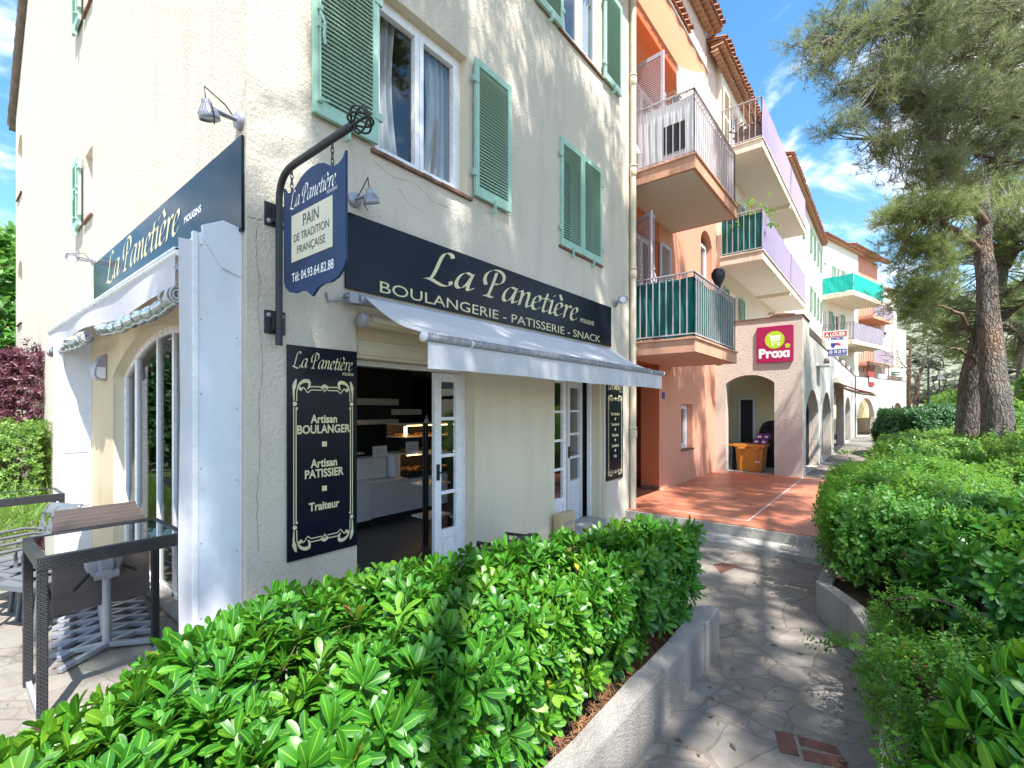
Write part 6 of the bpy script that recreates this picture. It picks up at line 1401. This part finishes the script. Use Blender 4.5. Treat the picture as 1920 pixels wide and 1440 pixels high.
# planting bed on the other side of the path
k = MB(); bed = [(-1.5, -3.55), (1.8, -3.50), (2.9, -3.42), (3.45, -3.27), (3.80, -3.06), (4.4, -3.02), (6.2, -3.02), (60, -3.4), (60, -30), (-1.5, -30)]
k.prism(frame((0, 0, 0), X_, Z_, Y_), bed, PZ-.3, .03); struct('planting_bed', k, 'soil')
t = thing('bed_kerb', (3, -3.3, PZ), 'low concrete wall edging the shrub bed where the path bends', 'planter wall')
k = MB(); kb = [(-1.5, -3.50), (1.8, -3.45), (2.9, -3.37), (3.42, -3.22), (3.72, -3.04), (3.86, -2.95), (4.4, -2.96), (6.05, -2.97)]
inn = [(x, y-.13) for x, y in kb]; k.prism(frame((0, 0, 0), X_, Z_, Y_), kb+inn[::-1], PZ-.05, .075); k.build('wall', 'concrete', t, .012)
shrub('small_leaved_shrub', 'dense dark small-leaved shrub overhanging the platform steps', 'shrub', [(3.98, -3.14), (5.0, -3.06), (6.6, -3.02), (7.6, -3.15), (7.8, -3.9), (6.5, -4.4), (4.8, -4.2), (3.9, -3.7)], .03, .86, 'small_leaf', T_SML, 330, (.9, 1.5), 3, 1.0, .35, .09, .09, stems=60, freq=4, shoots=90)
shrub('laurel_shrub', 'broad shrub with long glossy leaves filling the middle of the bed', 'shrub', [(3.1, -3.85), (4.2, -3.72), (5.4, -4.1), (6.2, -4.6), (5.4, -5.6), (3.6, -5.2), (2.9, -4.6)], .03, .78, 'tobira_dark', T_TOB, 85, (.85, 1.35), 3, .9, .35, .15, .10, stems=50)
shrub('sprawling_shrub', 'loose small-leaved shrub spilling over the low kerb onto the path', 'shrub', [(1.2, -3.64), (2.1, -3.54), (2.9, -3.54), (3.3, -3.62), (3.2, -4.0), (2.2, -4.25), (1.4, -4.1)], -.10, .24, 'small_leaf', T_SML, 300, (.7, 1.2), 3, 1.0, .30, .11, .16, stems=70, stem_r=.006, freq=5, seed=2.2, shoots=70)
shrub('broadleaf_shrub', 'young shrub with very large glossy leaves at the bed corner', 'shrub', [(.35, -3.84), (.9, -3.74), (1.6, -3.80), (2.1, -4.05), (1.9, -4.6), (.9, -4.7), (.35, -4.3)], .03, .44, 'tobira', T_TOB, 65, (1.15, 1.75), 2, .8, .25, .08, .10, stems=20)
shrub('bed_shrub', 'light green twiggy shrub between the dark shrub and the far hedge', 'shrub', [(7.7, -3.35), (10.5, -3.35), (12.5, -3.4), (12.5, -5.0), (9, -5.3), (7.4, -4.6)], .03, .62, 'small_leaf', T_MID, 200, (.9, 1.4), 2, 1.0, .4, .15, .16, stems=40, shoots=120, shoot_l=1.6)
shrub('bed_shrub', 'spreading shrub with narrow leaves beside the arcade walkway', 'shrub', [(12.5, -3.5), (21, -3.5), (21, -5.2), (12.6, -5.4)], .03, .80, 'mid_leaf', T_MID, 130, (1.2, 1.9), 2, 1.0, .5, .2, .18, stems=30)
shrub('round_shrub', 'rounded dark green shrub at the far end of the bed before the arches', 'shrub', [(18.6, -4.0), (20.2, -3.4), (22.4, -3.5), (23.4, -4.6), (22.0, -5.9), (19.6, -5.7)], .03, 1.62, 'dark_leaf', T_MID, 150, (1.3, 2.0), 2, 1.0, .8, .25, .14, stems=20)
shrub('bed_shrub', 'wide low yellow green shrubs around the foot of the big pine', 'shrub', [(8.5, -5.4), (12.2, -5.3), (17.5, -5.6), (17.5, -10), (12, -11), (8.0, -8.0)], .03, 1.05, 'mid_leaf', T_MID, 105, (1.3, 2.1), 2, .8, .5, .2, .30, stems=30, seed=4, shoots=160, shoot_l=1.8)
shrub('bed_shrub', 'dense bright green shrubs beyond the big pine trunks', 'shrub', [(18.5, -5.7), (30, -5.4), (30, -14), (22, -15), (17.6, -10)], .03, 1.5, 'mid_leaf', T_FAR, 40, (1.0, 1.6), 2, .8, .6, .3, .30, stems=20, seed=6)
shrub('bright_bush', 'tall bright green bush just behind the pine trunks', 'bush', [(24.0, -8.6), (26.0, -8.0), (27.6, -9.0), (27.2, -10.6), (25.2, -10.8), (24.0, -9.9)], .03, 3.4, 'small_leaf', T_FAR, 55, (.9, 1.5), 2, 1.0, 1.2, .4, .3, stems=20)
shrub('bright_bush', 'bright bush catching sun between pine and the frame edge', 'bush', [(20, -12), (24, -11.5), (26, -14), (24, -17), (20, -16)], .03, 3.4, 'small_leaf', T_FAR, 45, (.9, 1.5), 2, 1.0, 1.2, .4, .3, stems=20)
shrub('bright_bush', 'sunny bush low behind the street lamp', 'bush', [(34, -6.5), (44, -6.0), (44, -11), (34, -11)], .03, 2.4, 'mid_leaf', T_FAR, 30, (1.2, 2.0), 2, 1.0, 1.0, .4, .4, stems=20)
# a few long shoots and grass on the mind of the path edge
for (px, py, s_, lab, nn) in ((1575, 850, .0088, 'long thin leafy shoot reaching over the tiled platform', 9), (1660, 1125, .0033, 'pale green shoot bending out over the path', 10), (1545, 1215, .0034, 'thin shoot trailing across the flagstones', 9)):
    c = at(px, py, s_); base = c+Vector((.55, -.55, -.25)); pt = [base.lerp(c, i/nn)+Z_*.10*math.sin(math.pi*i/nn) for i in range(nn+1)]
    t = thing('leafy_shoot', base, lab, 'shoot'); k = MB(); k.tube(pt, [.005]*(nn)+[.002], 5); k.build('stem', 'stem', t)
    PP = [tuple(p+Vector(rng.uniform(-.03, .03, 3))) for p in pt for _ in range(4)]; scatter('foliage', T_SML, PP, rng.normal(0, .5, (len(PP), 3))+np.array([-.4, .4, .6]), rng.uniform(.6, 1.0, len(PP)), 'small_leaf', t)

# far side planting by the gable
shrub('wine_red_shrub', 'wine red leaved shrub against the far end of the gable', 'shrub', [(-.30, 9.4), (.0, 9.3), (-.02, 11.0), (-.9, 11.2), (-1.2, 10.2)], 1.15, 2.75, 'red_leaf', T_MID, 120, (1.1, 1.6), 2, .9, .5, .12, .25, stems=0)
k = MB(); k.tube([(-.16, 9.7, -.2), (-.13, 9.6, 1.0), (-.2, 9.8, 2.0)], [.06, .05, .03], 7); tag(k.build('tree_stem', 'stem'), 'bare grey stem under the wine red foliage beside the gable', 'stem')
shrub('green_shrub', 'feathery light green shrub below the red foliage by the gable', 'shrub', [(-.35, 8.3), (-.16, 8.3), (-.2, 9.3), (-.8, 9.6), (-1.1, 8.8)], -.1, 1.45, 'grass_leaf', T_MID, 170, (.9, 1.3), 2, 1.0, .4, .12, .2, stems=20)
shrub('grass_clump', 'long sunlit grass behind the far glass table', 'grass', [(-2.6, 5.6), (-.35, 5.4), (-.3, 8.2), (-1.5, 8.4), (-3, 7.8)], PZ, .1, 'grass_leaf', [blade_t(9, .38, .012, .06) for _ in range(5)], 70, (.8, 1.4), 1, .4, .1, .05, .05, stems=0, kind='stuff')
shrub('background_tree', 'tall green tree rising behind the far end of the gable', 'tree', [(-1.2, 17), (1.8, 16.6), (2.4, 20), (0, 21.5), (-2.2, 19.5)], 1.0, 6.9, 'small_leaf', T_FAR, 26, (1.3, 2.2), 3, 1.0, 2.2, .6, .5, stems=12, stem_r=.04)
shrub('background_tree', 'dark tree lower behind the red shrub', 'tree', [(-3.2, 14), (-1.2, 13.6), (-.6, 16), (-2.5, 17)], -.2, 3.4, 'dark_leaf', T_FAR, 30, (1.2, 1.9), 2, 1.0, 1.2, .4, .4, stems=8, stem_r=.03)

PP = [(12.6+rng.normal(0, .22), -.6+rng.normal(0, .25), 6.5+abs(rng.normal(0, .35))) for _ in range(60)]; scatter('foliage', T_MID, PP, rng.normal(0, .5, (60, 3))+np.array([0, 0, .7]), rng.uniform(1.2, 2.0, 60), 'small_leaf', POT)
# ----------------------------------------------------------------- pines
RV, FV = Vector((.628, -.778, 0)), Vector((.778, .628, 0))
def EL(px, py, s, rx, ry, dep, n): return (at(px, py, s), rx*s, dep, ry*s, n)
def pine(name, label, trunks, limbs, els, mat='needle', axes=None, tuft=(26, .13, .007), per=22, cr=.26, sc=(.8, 1.2), twig_r=.012, cat='pine tree', flat=.6, bright=None, tw_sub=5):
    base = trunks[0][0][0]; t = thing(name, base, label, cat)
    for pts, rs in trunks:
        k = MB(); pp = [Vector(p) for p in pts]; n = len(pp)
        cat_ = []
        for i in range(n-1):
            for j in range(5): f = j/5; cat_.append((pp[i].lerp(pp[i+1], f), rs[i]+(rs[i+1]-rs[i])*f))
        cat_.append((pp[-1], rs[-1])); k.tube([p+Vector((.012*math.sin(i*.7), .012*math.cos(i*.9), 0)) for i, (p, _) in enumerate(cat_)], [r_*(1+.02*math.sin(i*1.1)) for i, (_, r_) in enumerate(cat_)], 14); k.build('trunk', 'pine_bark', t)
    samp = []; k = MB()
    for pts, rs in limbs:
        pp = [Vector(p) for p in pts]; c = []
        for i in range(len(pp)-1):
            for j in range(6): c.append(pp[i].lerp(pp[i+1], j/6)+Vector(rng.uniform(-.04, .04, 3))*min(1, rs[0]*14))
        c.append(pp[-1]); m = len(c); k.tube(c, [rs[0]+(rs[1]-rs[0])*i/(m-1) for i in range(m)], 8); samp += c[m//4:]
    if limbs: k.build('limb', 'branch', t)
    SP = np.array([tuple(s) for s in samp]) if samp else np.array([tuple(trunks[0][0][-1])])
    temps = [tuft_t(*tuft) for _ in range(6)]; P, A = [], []; tk = MB()
    for c, rx, ry, rz, ncl in els:
        q = rng.normal(size=(ncl, 3)); q /= np.linalg.norm(q, axis=1, keepdims=True); q *= (rng.random(ncl)**.45)[:, None]
        for a in q:
            cc = c+(axes or (RV, FV))[0]*(a[0]*rx)+(axes or (RV, FV))[1]*(a[1]*ry)+Z_*(a[2]*rz); m = int(per*rng.uniform(.5, 1.4)); d = rng.normal(0, .5, (m, 3))*cr*np.array([1, 1, flat]); p = np.array(tuple(cc))+d
            P.append(p); A.append(d/cr*1.0+np.array([0, 0, .45])+rng.normal(0, .3, (m, 3)))
            s0 = SP[np.argmin(((SP-np.array(tuple(cc)))**2).sum(1)*rng.uniform(.6, 1.4, len(SP)))]; s0 = Vector(s0); mid = s0.lerp(cc, .5)+Vector(rng.uniform(-.12, .12, 3))-Z_*.04
            if (cc-s0).length < 3.5: tk.tube([s0, mid, cc], [twig_r*1.6, twig_r, twig_r*.5], 4, False)
            for j in range(min(m, tw_sub)): tk.tube([cc, Vector(p[j])], [twig_r*.45, twig_r*.25], 3, False)
    P, A = np.concatenate(P), np.concatenate(A); scatter('crown', temps, P, A, rng.uniform(*sc, len(P)), mat, t)
    tk.build('twigs', 'twig', t)
    return t
# overhanging pine: its trunk stands in the bed out of view to the side
s = .0085
tb = Vector((8.6, -8.6, 0)); L0 = lambda *p: [at(x, y, s_) for x, y, s_ in p]
pine('pine_tree', 'pine with needled boughs sweeping over the path from the bed side', [([tb, tb+Vector((.1, .2, 3)), tb+Vector((.3, .5, 7)), tb+Vector((.2, 1.0, 11))], [.34, .28, .2, .08])],
     [([tb+Vector((.2, .3, 5.0)), at(2060, 250, .0095), at(1920, 216, .0088), at(1750, 183, .0083), at(1650, 150, .008)], (.075, .014)), ([tb+Vector((.3, .5, 7)), at(2050, 80, .0095), at(1850, 5, .0086), at(1700, 27, .0082), at(1560, 70, .0078)], (.06, .010)),
      ([tb+Vector((.25, .4, 6)), at(2040, 160, .0095), at(1900, 130, .0092), at(1800, 110, .0089)], (.05, .014)), ([tb+Vector((.2, .3, 4.4)), at(2050, 330, .0095), at(1880, 300, .009), at(1760, 262, .0086), at(1640, 262, .0084)], (.05, .010))],
     [EL(1545, 95, .0079, 55, 62, .35, 26), EL(1600, 40, .008, 75, 50, .5, 30), EL(1690, 90, .0083, 100, 85, .7, 80), EL(1800, 70, .0087, 110, 90, .8, 95), EL(1890, 110, .009, 90, 110, .8, 85), EL(1640, 170, .0082, 70, 50, .5, 36), EL(1720, 200, .0084, 90, 60, .6, 70), EL(1810, 220, .0087, 95, 70, .7, 85), EL(1890, 260, .009, 70, 70, .7, 70), EL(1585, 235, .0081, 45, 18, .3, 10), EL(1640, 285, .0083, 45, 28, .3, 16), EL(1720, 310, .0086, 70, 42, .5, 40), EL(1790, 325, .0089, 60, 30, .6, 22), EL(1870, 10, .009, 90, 60, .8, 60), EL(1960, 150, .0095, 60, 180, .9, 70), EL(1720, 5, .0082, 80, 40, .5, 40)],
     per=9, cr=.22, tuft=(24, .115, .0048), twig_r=.010)
# the big two-stemmed pine
s = .0125
pA0 = at(1873, 800, .0122); pA0.z = .0; pB0 = at(1815, 775, .0132); pB0.z = 0
pine('pine_tree', 'big pine with two leaning furrowed trunks standing in the shrub bed', [([pA0, at(1868, 745, .0122), at(1861, 687, .0123), at(1852, 560, .0125), at(1846, 480, .0126), at(1845, 425, .0127), at(1850, 330, .013)], [.33, .275, .235, .20, .18, .135, .07]), ([pB0, at(1822, 735, .0132), at(1836, 655, .0131), at(1858, 575, .013), at(1874, 512, .013), at(1885, 448, .013), at(1880, 360, .0132)], [.32, .27, .235, .19, .17, .14, .07])],
     [([at(1838, 470, .0126), at(1800, 440, .0123), at(1767, 416, .012), at(1700, 400, .0118)], (.10, .02)), ([at(1886, 500, .013), at(1905, 470, .0125), at(1960, 440, .012)], (.11, .04)), ([at(1884, 555, .013), at(1920, 528, .0125), at(1980, 480, .012)], (.08, .03)), ([at(1880, 600, .013), at(1930, 560, .0125)], (.06, .03)), ([at(1850, 425, .0127), at(1790, 330, .012), at(1740, 300, .0115)], (.10, .02)), ([at(1840, 640, .013), at(1800, 590, .0125), at(1740, 560, .012)], (.07, .015)), ([at(1835, 680, .013), at(1800, 655, .0125), at(1775, 650, .012)], (.04, .012))],
     [EL(1690, 405, .0118, 45, 22, .5, 22), EL(1750, 385, .012, 65, 34, .7, 55), EL(1820, 370, .0145, 70, 36, .9, 45), EL(1690, 455, .012, 28, 20, .4, 14), EL(1730, 480, .0122, 50, 38, .7, 45), EL(1790, 480, .0145, 55, 45, .8, 40), EL(1720, 545, .0122, 48, 34, .7, 42), EL(1765, 575, .0145, 50, 40, .8, 36), EL(1712, 590, .0122, 26, 20, .5, 12), EL(1790, 615, .0136, 34, 22, .5, 14), EL(1790, 640, .0145, 34, 34, .7, 20), EL(1905, 420, .0124, 45, 60, .9, 45), EL(1930, 530, .0124, 45, 70, .9, 30), EL(1870, 350, .0145, 70, 30, .9, 36), (Vector((14.6, -5.2, 9.8)), 1.4, 1.6, .8, 34), (Vector((18.0, -5.8, 10)), 1.9, 2.2, 1.1, 62), (Vector((23.0, -6.6, 10.5)), 2.4, 2.8, 1.3, 80), (Vector((29.5, -7, 11)), 2.6, 3.4, 1.3, 80)],  # last four clumps stand apart from this pine, added to shade the arcade
     mat='needle2', per=10, cr=.34, tuft=(22, .15, .0075), twig_r=.012)
pine('pine_tree', 'smaller twin stemmed pine farther back, near the bright bush', [([at(1912, 790, .024), at(1918, 735, .024), at(1930, 600, .024)], [.34, .28, .18]), ([at(1925, 800, .024), at(1932, 735, .024), at(1950, 640, .024)], [.34, .28, .18])],
     [([at(1930, 640, .024), at(1890, 610, .023), at(1850, 600, .022)], (.08, .02))], [EL(1900, 590, .024, 40, 34, 1.2, 34), EL(1860, 600, .024, 40, 30, 1.2, 26), EL(1920, 660, .025, 40, 30, 1.0, 20)], mat='needle', per=14, cr=.5, tuft=(20, .26, .016), twig_r=.02)
# small bare tree near the lamp
t = thing('bare_tree', at(1712, 780, .026), 'small bare twiggy tree between the arcade end and the lamp', 'tree')
k = MB(); b0 = at(1712, 775, .026); k.tube([b0-Z_*1.5, at(1718, 745, .026), at(1722, 710, .026), at(1728, 690, .026)], [.13, .11, .08, .05], 8); k.build('trunk', 'branch', t)
k = MB()
def fork(p, d, l, r_, n):
    e = p+d*l; k.tube([p, (p+e)/2+Vector(rng.uniform(-.05, .05, 3))*l, e], [r_, r_*.8, r_*.6], 4, False)
    if n:
        for _ in range(3): fork(e, (d+Vector(rng.normal(0, .55, 3))+Z_*.12).normalized(), l*rng.uniform(.62, .85), r_*.58, n-1)
for f in range(6): fork(b0.lerp(at(1728, 690, .026), .35+.12*f), Vector((rng.normal(0, .8), rng.normal(0, .8), .8)).normalized(), .85, .05, 3)
k.build('branch', 'twig', t)
t = thing('slender_trunk', at(1702, 780, .027), 'slender dark trunk right at the end of the arcade', 'tree'); k = MB(); c = at(1703, 780, .027); k.tube([c-Z_*1.5, at(1705, 700, .027), at(1708, 640, .027)], [.09, .08, .05], 7); k.build('trunk', 'branch', t)
# pine behind the viewpoint whose crown dapples the facade and the path
tb = Vector((-4.5, -12.0, 0))
def E3(c, r, n): return (Vector(c), r[0], r[1], r[2], n)
pine('pine_tree', 'tall pine standing behind the viewpoint and shading the bakery front', [([tb, tb+Vector((-.2, .8, 4)), tb+Vector((-.3, 2.6, 7.5)), tb+Vector((0, 4.6, 10))], [.42, .36, .28, .16])],
     [([tb+Vector((-.3, 2.6, 7.5)), (-2.6, -7.5, 11), (0, -5.5, 12), (2.5, -4.2, 12.4)], (.12, .03)), ([tb+Vector((0, 4.6, 10)), (0, -8.8, 11.5), (5.6, -7.8, 11.8)], (.10, .03)), ([(0, -5.5, 12), (-.5, -3.6, 12.2)], (.06, .02))],
     [E3((1.6, -4.2, 12.2), (3.3, 1.9, 1.0), 165), E3((-.9, -5.2, 12.0), (.9, 1.1, .7), 44), E3((1.4, -6.2, 11.8), (2.6, 1.1, .8), 55), E3((-2.3, -5.5, 12.0), (.8, .9, .6), 26), E3((-2.9, -4.7, 12.0), (.9, .8, .5), 16), E3((7.6, -4.9, 12.2), (2.0, 1.5, .7), 42), E3((-.1, -9.3, 11.8), (2.7, 1.5, .8), 46), E3((-.3, -7.9, 11.6), (1.2, .7, .6), 14), E3((4.8, -7.6, 11.6), (3.0, 1.5, .7), 64)], axes=(X_, Y_),
     per=24, cr=.26, tuft=(16, .19, .015), twig_r=.014, tw_sub=3)
# wooded hillside closing the view
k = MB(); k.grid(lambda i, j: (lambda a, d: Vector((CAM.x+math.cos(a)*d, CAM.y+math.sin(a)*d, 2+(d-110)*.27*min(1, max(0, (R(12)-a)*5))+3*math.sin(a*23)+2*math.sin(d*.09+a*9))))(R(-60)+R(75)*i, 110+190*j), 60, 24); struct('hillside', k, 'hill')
PP, n_ = [], 1500
for i in range(n_):
    a, d = R(rng.uniform(-35, 12)), rng.uniform(110, 260); PP.append((CAM.x+math.cos(a)*d, CAM.y+math.sin(a)*d, 2+(d-110)*.27*min(1, max(0, (R(12)-a)*5))+3*math.sin(a*23)+2*math.sin(d*.09+a*9)+.5))
M['hill_leaf'] = m_leaf('hill_leaf', (.30, .34, .25), (.42, .44, .34), (.48, .50, .40), .6, .3, False, .05, .4)  # leaf colours paled to imitate haze over the distance
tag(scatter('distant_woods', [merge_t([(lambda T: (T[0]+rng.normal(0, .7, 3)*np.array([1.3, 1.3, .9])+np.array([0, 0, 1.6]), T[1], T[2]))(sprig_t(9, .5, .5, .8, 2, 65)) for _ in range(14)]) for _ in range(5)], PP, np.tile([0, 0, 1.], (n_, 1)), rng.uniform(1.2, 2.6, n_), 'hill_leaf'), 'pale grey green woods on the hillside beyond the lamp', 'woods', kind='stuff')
